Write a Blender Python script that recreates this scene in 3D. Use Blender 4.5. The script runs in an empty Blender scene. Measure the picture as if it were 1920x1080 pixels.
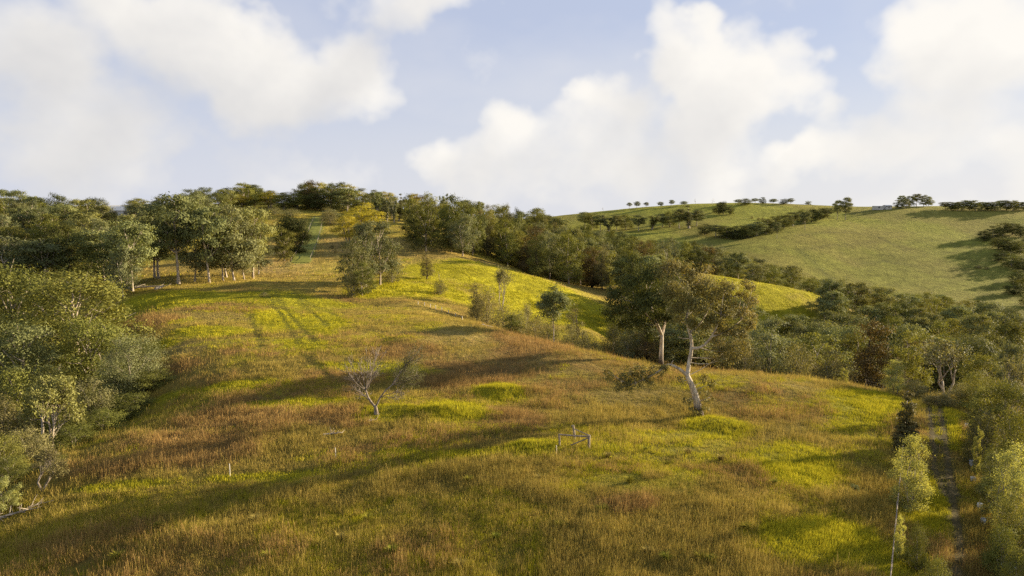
import bpy, math, random
import numpy as np
from mathutils import Vector

SC = bpy.context.scene
COL = SC.collection
PI = math.pi
rad = math.radians
# ------------------------------------------------------------------ camera
F = 1281.0                      # focal length in pixels of a 1920 wide frame (24 mm drone lens)
PITCH = math.atan(140 / F)
CAMZ = 40.0
cam = bpy.data.cameras.new('camera')
cam.sensor_width = 36.0
cam.lens = 36.0 * F / 1920.0
cam.clip_end = 20000
camo = bpy.data.objects.new('camera', cam)
COL.objects.link(camo)
camo.location = (0, 0, CAMZ)
camo.rotation_euler = (PI / 2 - PITCH, 0, 0)
SC.camera = camo
# ------------------------------------------------------------------ sky, sun, exposure
SUN_AZ = rad(66)                # to the right of the view direction
SUN_EL = rad(13.0)
SKY_STRENGTH = 0.076
SC.view_settings.view_transform = 'Standard'
SC.view_settings.look = 'None'
SC.view_settings.gamma = 1
SC.view_settings.use_curve_mapping = False
SC.view_settings.exposure = 1.55
CP, SP = math.cos(PITCH), math.sin(PITCH)


def raydir(px, py):
    r, u = (px - 960) / F, (540 - py) / F
    v = np.array([r, CP + SP * u, -SP + CP * u])
    return v / np.linalg.norm(v)


class N:
    """small helper round a node tree"""
    def __init__(s, tree):
        s.t = tree
        s.n = tree.nodes
        s.l = tree.links

    def add(s, typ, **kw):
        nd = s.n.new(typ)
        for k, v in kw.items():
            setattr(nd, k, v)
        return nd

    def put(s, sock, v):
        if v is None:
            return
        if isinstance(v, bpy.types.NodeSocket):
            s.l.new(v, sock)
        else:
            sock.default_value = v

    def math(s, op, a, b=None, c=None, clamp=False):
        nd = s.add('ShaderNodeMath', operation=op, use_clamp=clamp)
        for i, v in enumerate((a, b, c)):
            s.put(nd.inputs[i], v)
        return nd.outputs[0]

    def vmath(s, op, a, b=None, scale=None):
        nd = s.add('ShaderNodeVectorMath', operation=op)
        s.put(nd.inputs[0], a)
        s.put(nd.inputs[1], b)
        if scale is not None:
            s.put(nd.inputs[3], scale)
        return nd.outputs[1] if op in ('DOT_PRODUCT', 'LENGTH') else nd.outputs[0]

    def noise(s, vec, scale, detail=4, rough=0.55, color=False):
        nd = s.add('ShaderNodeTexNoise')
        s.put(nd.inputs['Vector'], vec)
        nd.inputs['Scale'].default_value = scale
        nd.inputs['Detail'].default_value = detail
        nd.inputs['Roughness'].default_value = rough
        return nd.outputs['Color' if color else 0]

    def remap(s, v, a, b, c=0.0, d=1.0, smooth=False):
        nd = s.add('ShaderNodeMapRange', interpolation_type='SMOOTHSTEP' if smooth else 'LINEAR')
        s.put(nd.inputs[0], v)
        for i, x in enumerate((a, b, c, d)):
            s.put(nd.inputs[1 + i], x)
        return nd.outputs[0]

    def mix(s, f, a, b, mode='MIX'):
        nd = s.add('ShaderNodeMix', data_type='RGBA', blend_type=mode)
        s.put(nd.inputs[0], f)
        s.put(nd.inputs[6], a)
        s.put(nd.inputs[7], b)
        return nd.outputs[2]


world = bpy.data.worlds.new('World')
SC.world = world
world.use_nodes = True
W = N(world.node_tree)
W.n.clear()
# cloud masses: where they stand in the sky (given through pixels of the photograph -> directions), radius in degrees
CLOUDS = [
    # big diagonal cloud, upper left
    (200, -10, 3.4), (290, 30, 4.0), (380, 70, 4.4), (470, 115, 4.6), (560, 155, 4.2), (640, 175, 3.6), (695, 95, 2.4),
    (715, 160, 3.0), (400, 10, 3.4), (480, 60, 2.8), (480, 175, 3.0),
    (770, -5, 3.6), (830, -20, 3.0),
    # grey cloud at the left edge
    (20, 90, 3.4, .6), (110, 110, 3.0, .6), (70, 150, 3.4, .62), (160, 170, 3.6, .62), (230, 205, 3.4, .6), (140, 80, 2.2, .6), (310, 225, 2.8, .5),
    # low patches left
    (120, 300, 2.4, .7), (60, 330, 2.6, .7), (180, 320, 2.8, .7), (240, 265, 2.6, .6), (300, 300, 2.4, .5), (160, 250, 2.2, .5),
    # towering group in the middle
    (975, 235, 2.6), (1010, 290, 4.0), (1100, 215, 1.7), (1170, 215, 2.6), (1130, 280, 4.2), (900, 320, 4.0), (830, 310, 2.6),
    (1325, 70, 1.4), (1310, 130, 3.2), (1390, 115, 2.8), (1265, 150, 2.0), (1350, 190, 4.0), (1430, 170, 2.6), (1300, 240, 4.0), (1390, 260, 3.2),
    (1490, 105, 1.6), (1245, 75, 2.2), (1500, 180, 2.2),
    # right-hand cloud
    (1650, 95, 2.2, .9), (1715, 70, 2.8, .9), (1790, 50, 3.0, .9), (1860, 65, 3.6, .9), (1930, 40, 3.6, .9), (1740, 120, 3.0, .9), (1830, 125, 3.4, .9),
    (1790, 210, 2.6, .7), (1890, 225, 3.2, .8), (1570, 295, 2.6), (1530, 300, 1.8), (1680, 250, 3.0), (1565, 210, 1.5), (1640, 310, 2.6, .7), (1760, 300, 3.2, .8),
    (1930, 310, 3.2, .8), (1480, 330, 2.0, .7), (1350, 330, 3.2, .8), (1200, 340, 3.2, .8),
    # the same kind of sky goes on outside the frame
    (2200, 90, 7.0), (2350, 240, 7.0), (2700, 60, 8.0), (2600, -300, 7.0), (-250, 40, 6.0), (-400, 260, 7.0), (-700, 80, 8.0),
    (1700, -350, 7.0), (1100, -420, 7.5), (500, -450, 7.0), (-100, -260, 6.0), (900, -800, 8.0),
]
_gr = random.Random(5)
_LAT = np.random.RandomState(11).rand(256, 256).astype(np.float32)


def vnoise(x, y, scale, seed=0):
    """value noise, 0..1"""
    x = np.asarray(x) / scale + seed * 17.31
    y = np.asarray(y) / scale + seed * 7.77
    xi, yi = np.floor(x).astype(np.int32), np.floor(y).astype(np.int32)
    fx, fy = x - xi, y - yi
    fx, fy = fx * fx * (3 - 2 * fx), fy * fy * (3 - 2 * fy)
    a, b = _LAT[xi & 255, yi & 255], _LAT[(xi + 1) & 255, yi & 255]
    c, d = _LAT[xi & 255, (yi + 1) & 255], _LAT[(xi + 1) & 255, (yi + 1) & 255]
    return (a * (1 - fx) + b * fx) * (1 - fy) + (c * (1 - fx) + d * fx) * fy


def fbm(x, y, scale, oct=4, seed=0, gain=0.5):
    t, a, s, tot = 0, 0.5, scale, 0
    for k in range(oct):
        t = t + a * vnoise(x * (0.8 + 0.6 * (k % 2) * 0) + y * 0.31 * (k % 3), y - x * 0.27 * (k % 3), s, seed + k)
        tot += a
        a *= gain
        s *= 0.47
    return t / tot


def bake_clouds(w=2560, h=640):
    """the upper half of the sky as numbers: how much cloud, how lit. Rows from the horizon up."""
    az = ((np.arange(w) + 0.5) / w - 0.25) * 360.0
    az = np.where(az > 180, az - 360, az).astype(np.float32)
    el = ((np.arange(h) + 0.5) / h * 90.0).astype(np.float32)
    A, E = np.meshgrid(az, el)
    wx = (fbm(A, E, 7.0, 6, 3, 0.55) - 0.5) * 8.0
    wy = (fbm(A, E, 7.0, 6, 14, 0.55) - 0.5) * 7.0
    Aw, Ew = A + wx, E + wy
    D = np.zeros(A.shape, np.float32)
    blobs = []
    for px, py, r, *wt in CLOUDS:
        v = raydir(px, py)
        blobs.append((math.degrees(math.atan2(v[0], v[1])), math.degrees(math.asin(v[2])), r, wt[0] if wt else 1.0))
    for _i in range(30):            # behind and beside the camera: scattered cumulus
        blobs.append((_gr.uniform(65, 180) * _gr.choice((-1, 1)), _gr.uniform(3, 55), _gr.uniform(4, 10), 1.0))
    cosE = np.cos(np.radians(E))
    for a, e, r, wt in blobs:
        j0, j1 = max(0, int((e - r * 1.6 - 8) / 90 * h)), min(h, int((e + r * 1.6 + 8) / 90 * h))
        if j1 <= j0:
            continue
        s = slice(j0, j1)
        q = np.hypot((Aw[s] - a) * cosE[s], (Ew[s] - e) * 1.05) / r
        f = np.clip((1.25 - q) / 1.1, 0, 1)
        D[s] += f * f * (3 - 2 * f) * wt
    D = np.minimum(D, 1.7)
    low = np.clip((9 - E) / 9, 0, 1)
    D += low * 0.55 * np.clip((fbm(A, E * 2.2, 9, 5, 30) - 0.36) / 0.3, 0, 1)      # the layered bank along the horizon
    D += (fbm(A, E, 4.5, 7, 50, 0.6) - 0.5) * 1.15
    D = np.clip(D, 0, 2)
    # light reaches the cloud from the upper right: walk towards it and add up what lies in the way
    occ = np.zeros_like(D)
    for k in range(1, 7):
        dj, di = int(k * 7), int(k * 6)
        sh = np.roll(D, -di, 1)
        sh = np.concatenate([sh[dj:], np.zeros((dj, w), np.float32)], 0)
        occ += sh
    lit = np.clip(np.exp(-occ * 0.10) + (fbm(A, E, 2.4, 5, 90) - 0.5) * 0.35, 0, 1)
    cover = np.clip((D - 0.20) / 1.75, 0, 1)
    cover = 1 - (1 - cover) ** 2.4
    veil = np.clip((fbm(A, E * 1.6, 14, 5, 70) - 0.35) / 0.4, 0, 1)
    img = np.zeros((2 * h, w, 4), np.float32)
    img[h:, :, 0], img[h:, :, 1], img[h:, :, 2], img[..., 3] = cover, lit, veil, 1
    img[:h, :, :3] = img[h, :, :3]
    im = bpy.data.images.new('cloud_field', w, 2 * h, float_buffer=True)
    im.colorspace_settings.name = 'Non-Color'
    im.pixels.foreach_set(img.ravel())
    im.update()
    im.pack()
    return im


env = W.add('ShaderNodeTexEnvironment')
env.image = bake_clouds()
env.interpolation = 'Cubic'
tc = W.add('ShaderNodeTexCoord')
dirv = W.vmath('NORMALIZE', tc.outputs['Generated'])
W.l.new(dirv, env.inputs[0])
sky = W.add('ShaderNodeTexSky', sky_type='NISHITA')
sky.sun_disc = False
sky.sun_elevation = SUN_EL
sky.sun_rotation = SUN_AZ
sky.altitude = 300
sky.air_density = 1.0
sky.dust_density = 1.2
sky.ozone_density = 2.5
sunv = (math.sin(SUN_AZ) * math.cos(SUN_EL), math.cos(SUN_AZ) * math.cos(SUN_EL), math.sin(SUN_EL))
sep = W.add('ShaderNodeSeparateXYZ')
W.l.new(dirv, sep.inputs[0])
chan = W.add('ShaderNodeSeparateColor')
W.l.new(env.outputs[0], chan.inputs[0])
cover, lit, veil = chan.outputs[0], chan.outputs[1], chan.outputs[2]
side = W.remap(sep.outputs[0], -0.7, 0.5, 0.0, 1.0)            # clouds nearer to the sun are brighter
litc = W.math('ADD', W.math('MULTIPLY', lit, 0.85), W.math('MULTIPLY', side, 0.38), clamp=True)
ccol = W.mix(litc, (2.6, 2.62, 2.75, 1), (4.55, 4.38, 4.08, 1))
hz = W.remap(sep.outputs[2], 0.0, 0.26, 0.85, 0.0, True)       # milky air near the horizon
hz = W.math('MAXIMUM', hz, W.math('MULTIPLY', veil, 0.55))
base = W.mix(W.remap(sep.outputs[2], 0.26, 0.65, 0.86, 0.15, True), sky.outputs[0], (2.42, 2.62, 3.32, 1))
sk2 = W.mix(hz, base, W.mix(side, (3.05, 3.15, 3.55, 1), (3.75, 3.72, 3.72, 1)))
skc = W.mix(W.math('MULTIPLY', cover, 0.97), sk2, ccol)
bg = W.add('ShaderNodeBackground')
bg.inputs['Strength'].default_value = SKY_STRENGTH
W.l.new(skc, bg.inputs['Color'])
wo = W.add('ShaderNodeOutputWorld')
W.l.new(bg.outputs[0], wo.inputs['Surface'])
world.cycles.sampling_method = 'MANUAL'
world.cycles.sample_map_resolution = 512

sun = bpy.data.lights.new('sun', 'SUN')
sun.energy = 5.0
sun.angle = rad(0.55)
sun.color = (1.0, 0.82, 0.55)
suno = bpy.data.objects.new('sun', sun)
COL.objects.link(suno)
suno.rotation_euler = Vector(sunv).to_track_quat('Z', 'Y').to_euler()
suno.location = (200, 100, 200)

SC.cycles.max_bounces = 6
SC.cycles.diffuse_bounces = 2
SC.cycles.glossy_bounces = 2
SC.cycles.transmission_bounces = 4
SC.cycles.volume_bounces = 0
SC.cycles.use_denoising = False
SC.cycles.sample_clamp_indirect = 4


# ------------------------------------------------------------------ terrain
def ray(px, py):
    """x/Y and z/Y of the view ray through a pixel"""
    r, u = (px - 960) / F, (540 - py) / F
    y = CP + SP * u
    return r / y, (-SP + CP * u) / y


CTRL = []           # (u, Y, z relative to the camera)
for px, py, Y in [
    # near field
    (-300, 1080, 45), (0, 1080, 43.5), (300, 1080, 41.5), (640, 1080, 39.6), (960, 1080, 38.6), (1300, 1080, 38.0), (1670, 1080, 38.9), (1920, 1080, 41.0),
    (0, 985, 50.5), (130, 885, 59.5), (240, 820, 69), (320, 772, 79), (280, 690, 97), (235, 620, 123), (232, 550, 160),
    (400, 860, 60), (640, 860, 58.5), (960, 900, 50.5), (1103, 842, 57), (1310, 780, 71), (1500, 860, 55.4), (700, 772, 72),
    (500, 700, 88), (500, 600, 126), (480, 532, 172), (350, 540, 168), (400, 640, 106), (900, 645, 107), (700, 572, 150), (850, 720, 85), (1050, 720, 83),
    (760, 566, 150), (900, 606, 129), (1000, 635, 115), (1130, 662, 105), (1250, 685, 99), (1400, 697, 96), (1500, 707, 94), (1600, 722, 91), (1700, 747, 85.5),
    (1780, 870, 59.5), (1780, 780, 74.5), (1920, 860, 63), (2100, 860, 67), (2200, 1080, 44), (1850, 760, 83),
    # second spur with the bright meadow
    (640, 532, 176), (800, 535, 186), (900, 560, 183), (960, 560, 190), (1000, 600, 168), (1120, 622, 160), (1050, 600, 172),
    (760, 480, 246), (870, 484, 246), (1000, 520, 232), (1130, 573, 210), (800, 505, 222),
    (560, 490, 226), (582, 450, 275), (605, 405, 330), (480, 402, 320), (700, 460, 262), (740, 425, 310), (520, 500, 214), (440, 520, 190), (600, 520, 190), (400, 505, 205),
    (850, 445, 300),
    # meadow strip beyond
    (1310, 515, 300), (1420, 530, 298), (1525, 552, 290), (1250, 505, 310),
    # far hill
    (1600, 548, 455), (1900, 568, 430), (1740, 560, 440), (1450, 466, 560), (1500, 432, 640), (1600, 480, 560), (1700, 475, 570), (1850, 480, 560), (1920, 500, 530),
    (1700, 430, 660), (1850, 420, 680), (1590, 411, 720), (1700, 392, 760), (1800, 391, 750), (1920, 392, 740), (1500, 384, 840), (1400, 380, 860), (1300, 383, 860), (1200, 390, 860), (1110, 399, 860),
    (1300, 425, 700), (1400, 405, 760), (1200, 425, 740), (1330, 455, 610), (2100, 395, 740), (2100, 500, 520),
]:
    u, s = ray(px, py)
    CTRL.append((u, Y, s * Y))
for px, Y, z in [
    # ground nobody sees directly: wooded gullies, backs of the hills
    (-300, 60, -27), (-300, 100, -33), (-100, 100, -31), (60, 100, -30), (150, 95, -28), (0, 140, -29), (-300, 160, -30), (120, 150, -26), (0, 200, -22), (200, 210, -17), (0, 280, -10), (-300, 260, -14),
    (200, 300, -6), (0, 360, -2), (-300, 380, 0), (350, 350, 1), (200, 420, 4), (-200, 500, 5),
    (480, 390, 4), (600, 400, 5), (720, 400, 3), (800, 400, -3), (900, 400, -9), (980, 400, -14), (1080, 400, -24), (600, 520, 6), (800, 520, -4), (300, 520, 5),
    (1100, 300, -31), (1000, 290, -25), (930, 280, -20), (1180, 350, -32), (1300, 400, -34), (1400, 440, -42), (1100, 480, -28), (1000, 560, -20), (1200, 560, -32), (1300, 500, -38),
    (900, 146, -24.5), (1000, 138, -27), (1100, 128, -29), (1250, 125, -31), (1400, 125, -33), (1550, 122, -34), (1700, 110, -31), (1850, 110, -30), (2050, 110, -29),
    (1200, 165, -37), (1350, 170, -43), (1500, 175, -46), (1650, 170, -46), (1850, 170, -44), (2100, 170, -42),
    (1250, 240, -36), (1400, 240, -44), (1600, 260, -52), (1850, 260, -52), (2100, 260, -50), (1500, 340, -48), (1650, 350, -56), (1900, 350, -58), (2100, 380, -58),
    (600, 800, 2), (0, 800, 4), (-300, 900, 4), (900, 800, -12), (900, 1100, -20), (400, 1200, -4), (0, 1300, -4), (1300, 1100, -10), (1600, 1050, -12), (1900, 1000, -14), (2150, 1000, -14),
    (-300, 2500, -40), (300, 2500, -40), (960, 2500, -40), (1600, 2500, -40), (2200, 2500, -40),
]:
    CTRL.append(((px - 960) / F, Y, z))
CTRL = np.array(CTRL)
CU, CR, CZ = CTRL[:, 0], np.log(CTRL[:, 1] / 30.0), CTRL[:, 2]


def tps(r2):
    return 0.5 * r2 * np.log(r2 + 1e-9)


_n = len(CU)
_K = tps((CU[:, None] - CU) ** 2 + (CR[:, None] - CR) ** 2) + np.eye(_n) * 2e-4
_P = np.stack([np.ones(_n), CU, CR], 1)
_A = np.block([[_K, _P], [_P.T, np.zeros((3, 3))]])
_S = np.linalg.solve(_A, np.concatenate([CZ, np.zeros(3)]))


MOUNDS = []         # (x, y, rx, ry, h)


def height(x, y):
    x, y = np.atleast_1d(np.asarray(x, float)), np.atleast_1d(np.asarray(y, float))
    Y = np.maximum(y, 30.0)
    u, r = np.clip(x / Y, -1.5, 1.5), np.log(Y / 30.0)
    z = np.empty(x.shape)
    for i in range(0, len(x), 40000):
        s = slice(i, i + 40000)
        z[s] = tps((u[s, None] - CU) ** 2 + (r[s, None] - CR) ** 2) @ _S[:_n] + _S[_n] + _S[_n + 1] * u[s] + _S[_n + 2] * r[s]
    z += (fbm(x, y, 23, 3, 1) - 0.5) * 0.5 * np.clip(Y / 60, 0.5, 2.5) + (fbm(x, y, 3.0, 3, 5) - 0.5) * 0.2
    for mx, my, rx, ry, h in MOUNDS:
        z += h * np.exp(-(((x - mx) / rx) ** 2 + ((y - my) / ry) ** 2))
    return z + CAMZ


_YS = np.exp(np.linspace(np.log(31), np.log(1400), 420))


def hit(px, py):
    """the point of the ground that a pixel of the photograph shows"""
    u, s = ray(px, py)
    h = height(u * _YS, _YS) - (CAMZ + s * _YS)
    k = int(np.argmax(h > 0)) if (h > 0).any() else len(_YS) - 1
    if k == 0:
        Y = _YS[0]
    else:
        t = h[k - 1] / (h[k - 1] - h[k] + 1e-9)
        Y = _YS[k - 1] + (_YS[k] - _YS[k - 1]) * t
    return np.array([u * Y, Y, float(height(u * Y, Y)[0])])


for px, py, rx, ry, h in [(845, 772, 4.2, 2.2, 0.6), (825, 768, 1.6, 1.2, 0.4), (935, 735, 4.6, 1.8, 0.7), (955, 738, 1.8, 1.2, 0.4), (740, 768, 3.0, 1.6, 0.45), (760, 640, 3.0, 2.5, 0.6), (1000, 838, 2.5, 1.6, 0.5), (1345, 800, 2.6, 2.6, 0.7)]:
    p = hit(px, py)
    MOUNDS.append((p[0], p[1], rx, ry, h))


# ------------------------------------------------------------------ what grows where (world ellipses)
PATCH = {'brown': [], 'lush': [], 'short': [], 'tan': [], 'bright': [], 'dry': []}


def patch(kind, px, py, rx, ry):
    c = hit(px, py)
    far, near = hit(px, py - ry), hit(px, py + ry)
    b = max(1.0, min(0.5 * (far[1] - near[1]), rx * c[1] / F * 3))
    PATCH[kind].append((c[0], c[1], rx * c[1] / F, b, c[0] / c[1]))


for a in [(330, 840, 130, 32), (455, 775, 110, 34), (560, 735, 90, 18), (650, 705, 70, 14), (860, 705, 100, 26), (830, 822, 100, 18), (960, 785, 70, 24),
          (760, 655, 70, 18), (330, 690, 60, 16), (270, 605, 60, 12), (500, 655, 80, 10), (640, 780, 70, 16), (200, 880, 90, 16), (700, 850, 80, 14), (1180, 945, 60, 16), (1000, 640, 80, 8),
          (420, 575, 90, 8), (620, 560, 60, 8), (1230, 680, 60, 6)]:
    patch('brown', *a)
for a in [(850, 760, 75, 20), (935, 728, 65, 16), (735, 768, 60, 14), (600, 600, 55, 30), (340, 555, 110, 14), (270, 655, 60, 10), (1480, 870, 95, 45), (1610, 770, 90, 40),
          (1560, 1020, 140, 50), (500, 558, 150, 14), (580, 645, 70, 14), (400, 622, 70, 9), (540, 600, 60, 20), (1640, 742, 55, 12), (1775, 810, 50, 60), (480, 895, 120, 9), (230, 912, 110, 11), (1350, 800, 60, 26), (700, 690, 100, 10), (420, 725, 110, 8),
          (560, 755, 100, 8), (900, 850, 130, 8), (1000, 835, 60, 12), (330, 740, 60, 8), (1740, 960, 60, 60), (1700, 1050, 80, 40), (680, 975, 30, 10), (505, 1045, 32, 14), (750, 850, 60, 6)]:
    patch('lush', *a)
for a in [(1190, 875, 150, 45), (1290, 830, 90, 20)]:
    patch('short', *a)
for a in [(380, 590, 140, 13), (330, 655, 100, 12), (980, 690, 190, 42), (850, 632, 120, 16), (1120, 735, 130, 30), (1400, 730, 150, 25)]:
    patch('tan', *a)
for a in [(850, 510, 110, 24), (1000, 550, 130, 34), (1110, 590, 60, 40), (1420, 532, 120, 18), (800, 545, 110, 18), (700, 550, 60, 10)]:
    patch('bright', *a)
for a in [(490, 412, 80, 10), (660, 440, 60, 30), (760, 425, 80, 16), (540, 505, 110, 14), (680, 500, 90, 14)]:
    patch('dry', *a)


def poly_px(pts):
    return np.array([hit(a, b)[:2] for a, b in pts])


TRACKS = [  # (polyline, half width)
    (poly_px([(1738, 752), (1745, 790), (1750, 840), (1752, 880), (1770, 930)]), 0.40),
    (poly_px([(1757, 752), (1768, 800), (1775, 850), (1780, 890), (1795, 930)]), 0.40),
    (poly_px([(1778, 880), (1786, 940), (1797, 1000), (1800, 1040), (1790, 1085)]), 0.45),
]
DRAINS = [poly_px(p) for p in ([(1500, 441), (1545, 436), (1600, 436), (1640, 443), (1670, 455), (1700, 468)], [(1500, 472), (1525, 492), (1560, 525), (1570, 535)], [(1500, 468), (1560, 460), (1640, 453)], [(1590, 401), (1640, 394), (1690, 391)], [(1600, 495), (1660, 490), (1720, 500)])]
RUTS = [(poly_px(p), 0.3) for p in ([(500, 545), (515, 575), (540, 610), (560, 645)], [(515, 545), (535, 580), (565, 615), (590, 640)], [(470, 590), (480, 620), (490, 650)],
                                     [(560, 560), (590, 590), (615, 612)], [(575, 668), (600, 690), (620, 708)], [(545, 545), (575, 565), (640, 595)])]
LANE = poly_px([(563, 492), (574, 470), (582, 450), (592, 425), (598, 408)])


def seg_dist(x, y, poly):
    best = np.full(x.shape, 1e9)
    for (ax, ay), (bx, by) in zip(poly[:-1], poly[1:]):
        dx, dy = bx - ax, by - ay
        t = np.clip(((x - ax) * dx + (y - ay) * dy) / (dx * dx + dy * dy + 1e-9), 0, 1)
        best = np.minimum(best, np.hypot(x - ax - t * dx, y - ay - t * dy))
    return best


VCOL = {'straw': (0.250, 0.190, 0.040), 'brown': (0.215, 0.135, 0.045), 'lush': (0.260, 0.240, 0.016), 'short': (0.20, 0.185, 0.036), 'tan': (0.255, 0.190, 0.055),
        'bright': (0.290, 0.260, 0.014), 'dry': (0.30, 0.215, 0.075), 'hill': (0.180, 0.180, 0.034), 'dark': (0.045, 0.045, 0.014)}


def veg(x, y):
    """weights of the plant kinds (dict of arrays that sum to 1), shortness of the growth"""
    n1, n2, n3 = fbm(x, y, 9, 4, 21), fbm(x, y, 3.2, 3, 33), fbm(x, y, 40, 3, 41)
    w = {}
    for k, lst in PATCH.items():
        a = np.zeros(x.shape)
        for cx, cy, rx, ry, sl in lst:
            ex = (x - cx - sl * (y - cy)) / rx
            ey = (y - cy) / ry
            q = np.sqrt(ex * ex + ey * ey) + (n1 - 0.5) * 1.3 + (n2 - 0.5) * 0.5
            a = np.maximum(a, np.clip((1.25 - q) / 0.5, 0, 1))
        w[k] = a
    near = np.clip((185 - y) / 30, 0, 1)
    w['brown'] = np.maximum(w['brown'], np.clip((n1 - 0.60) / 0.1, 0, 1) * 0.4 * near)
    w['lush'] = np.maximum(w['lush'], np.clip((fbm(x, y, 6, 3, 55) - 0.56) / 0.1, 0, 1) * 0.5 * near)
    w['short'] = w['short'] * np.clip((0.66 - n2) / 0.12, 0.25, 1) * np.clip((0.70 - n1) / 0.1, 0.3, 1)
    w['hill'] = np.clip((y - 345) / 50, 0, 1)
    far = np.clip((y - 180) / 25, 0, 1) * (1 - w['hill'])
    w['dry'] = np.maximum(w['dry'], far * 0.35)
    w['bright'] = np.maximum(w['bright'], far * np.clip((n3 - 0.35) / 0.2, 0, 1) * 0.5)
    # strongest first
    rest = np.ones(x.shape)
    out = {}
    for k in ('hill', 'short', 'lush', 'brown', 'bright', 'tan', 'dry'):
        out[k] = np.minimum(w[k], rest)
        rest = rest - out[k]
    out['straw'] = rest
    short = out['short'].copy()
    for p, hw in TRACKS:
        short = np.maximum(short, np.clip(1.6 - seg_dist(x, y, p) / hw, 0, 1))
    return out, short


def ground_colour(x, y):
    w, short = veg(x, y)
    c = sum(w[k][:, None] * np.array(VCOL[k]) for k in w)
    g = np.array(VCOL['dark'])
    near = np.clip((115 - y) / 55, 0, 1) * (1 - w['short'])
    c = c * (1 - 0.40 * near[:, None]) + g * 0.40 * near[:, None]      # near ground blended towards the dark tone, except under short grass
    tr = np.zeros(x.shape)
    for p, hw in TRACKS:
        tr = np.maximum(tr, np.clip(1.7 - seg_dist(x, y, p) / hw, 0, 1))
    c = c * (1 - tr[:, None]) + np.array((0.10, 0.085, 0.036)) * tr[:, None]  # bare track earth, its colour darkened to stand for shadow in the ruts
    for p, hw in RUTS:
        rt = np.clip(1.5 - seg_dist(x, y, p) / 0.5, 0, 1)[:, None] * 0.75
        c = c * (1 - rt) + np.array((0.06, 0.065, 0.016)) * rt
    la = np.clip((3.4 - seg_dist(x, y, LANE)) / 0.6, 0, 1)[:, None]
    c = c * (1 - la) + np.array((0.215, 0.225, 0.055)) * la
    m = np.clip(seg_dist(x, y, LANE) / 5 - 0.9, 0, 1) * 0
    n = 0.72 + 0.56 * fbm(x, y, 5, 3, 61)
    n2 = 0.8 + 0.4 * fbm(x, y, 60, 3, 71)
    c = c * (n * n2)[:, None]
    far = np.clip((y - 345) / 50, 0, 1)
    upper = np.clip((y - 560) / 170, 0, 1)[:, None] * far[:, None]
    c = c * (1 - 0.6 * upper) + np.array((0.26, 0.265, 0.036)) * 0.6 * upper * n[:, None]
    for p in DRAINS:
        dl = np.clip(1 - seg_dist(x, y, p) / 5.0, 0, 1)[:, None] * 0.6
        c = c * (1 - dl) + np.array((0.06, 0.07, 0.02)) * dl
    br = np.clip((fbm(x, y * 0.5, 55, 4, 81) - 0.46) / 0.16, 0, 1) * far
    c = c * (1 - 0.40 * br[:, None]) + np.array((0.20, 0.15, 0.05)) * 0.40 * br[:, None]
    return c


def new_mesh(name, V, faces_flat, loop_starts, loop_totals, mat=None, smooth=False):
    me = bpy.data.meshes.new(name)
    me.vertices.add(len(V))
    me.vertices.foreach_set('co', np.asarray(V, np.float32).ravel())
    me.loops.add(len(faces_flat))
    me.loops.foreach_set('vertex_index', np.asarray(faces_flat, np.int32))
    me.polygons.add(len(loop_starts))
    me.polygons.foreach_set('loop_start', np.asarray(loop_starts, np.int32))
    me.polygons.foreach_set('loop_total', np.asarray(loop_totals, np.int32))
    if smooth:
        me.polygons.foreach_set('use_smooth', np.ones(len(loop_starts), bool))
    if mat is not None:
        me.materials.append(mat)
    me.update(calc_edges=True)
    return me


def quads_mesh(name, V, Q, mat=None, smooth=False):
    Q = np.asarray(Q, np.int32)
    k = Q.shape[1]
    return new_mesh(name, V, Q.ravel(), np.arange(len(Q)) * k, np.full(len(Q), k), mat, smooth)


def link(name, me, parent=None):
    o = bpy.data.objects.new(name, me)
    COL.objects.link(o)
    o.parent = parent
    return o


def tag(o, label=None, cat=None, group=None, kind=None):
    if label:
        o['label'] = label
    if cat:
        o['category'] = cat
    if group:
        o['group'] = group
    if kind:
        o['kind'] = kind
    return o


def empty(name, loc=(0, 0, 0), rz=0.0):
    o = bpy.data.objects.new(name, None)
    o.empty_display_size = 0.3
    COL.objects.link(o)
    o.location = loc
    o.rotation_euler = (0, 0, rz)
    return o


def new_mat(name):
    m = bpy.data.materials.new(name)
    m.use_nodes = True
    t = N(m.node_tree)
    t.n.clear()
    out = t.add('ShaderNodeOutputMaterial')
    return m, t, out


def principled(t, col, rough=0.8, spec=0.2):
    b = t.add('ShaderNodeBsdfPrincipled')
    t.put(b.inputs['Base Color'], col)
    t.put(b.inputs['Roughness'], rough)
    b.inputs['Specular IOR Level'].default_value = spec
    return b


# ground material: colour of the cover comes from the mesh, grain and relief from noise
gm, t, out = new_mat('ground_cover')
at = t.add('ShaderNodeAttribute', attribute_name='gcol')
geo = t.add('ShaderNodeNewGeometry')
pos = geo.outputs['Position']
nA = t.noise(pos, 0.9, 6, 0.7)
nB = t.noise(pos, 0.16, 5, 0.6)
k1 = t.remap(nA, 0.25, 0.75, 0.55, 1.45)
k2 = t.remap(nB, 0.3, 0.7, 0.75, 1.25)
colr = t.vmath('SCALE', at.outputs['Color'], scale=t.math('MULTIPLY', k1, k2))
gb = principled(t, colr, 0.95, 0.05)
bp = t.add('ShaderNodeBump')
bp.inputs['Strength'].default_value = 0.9
bp.inputs['Distance'].default_value = 0.9
t.put(bp.inputs['Height'], t.math('ADD', t.noise(pos, 1.3, 6, 0.7), t.math('MULTIPLY', t.noise(pos, 0.25, 5, 0.65), 2.0)))
t.l.new(bp.outputs[0], gb.inputs['Normal'])
t.l.new(gb.outputs[0], out.inputs[0])

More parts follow.
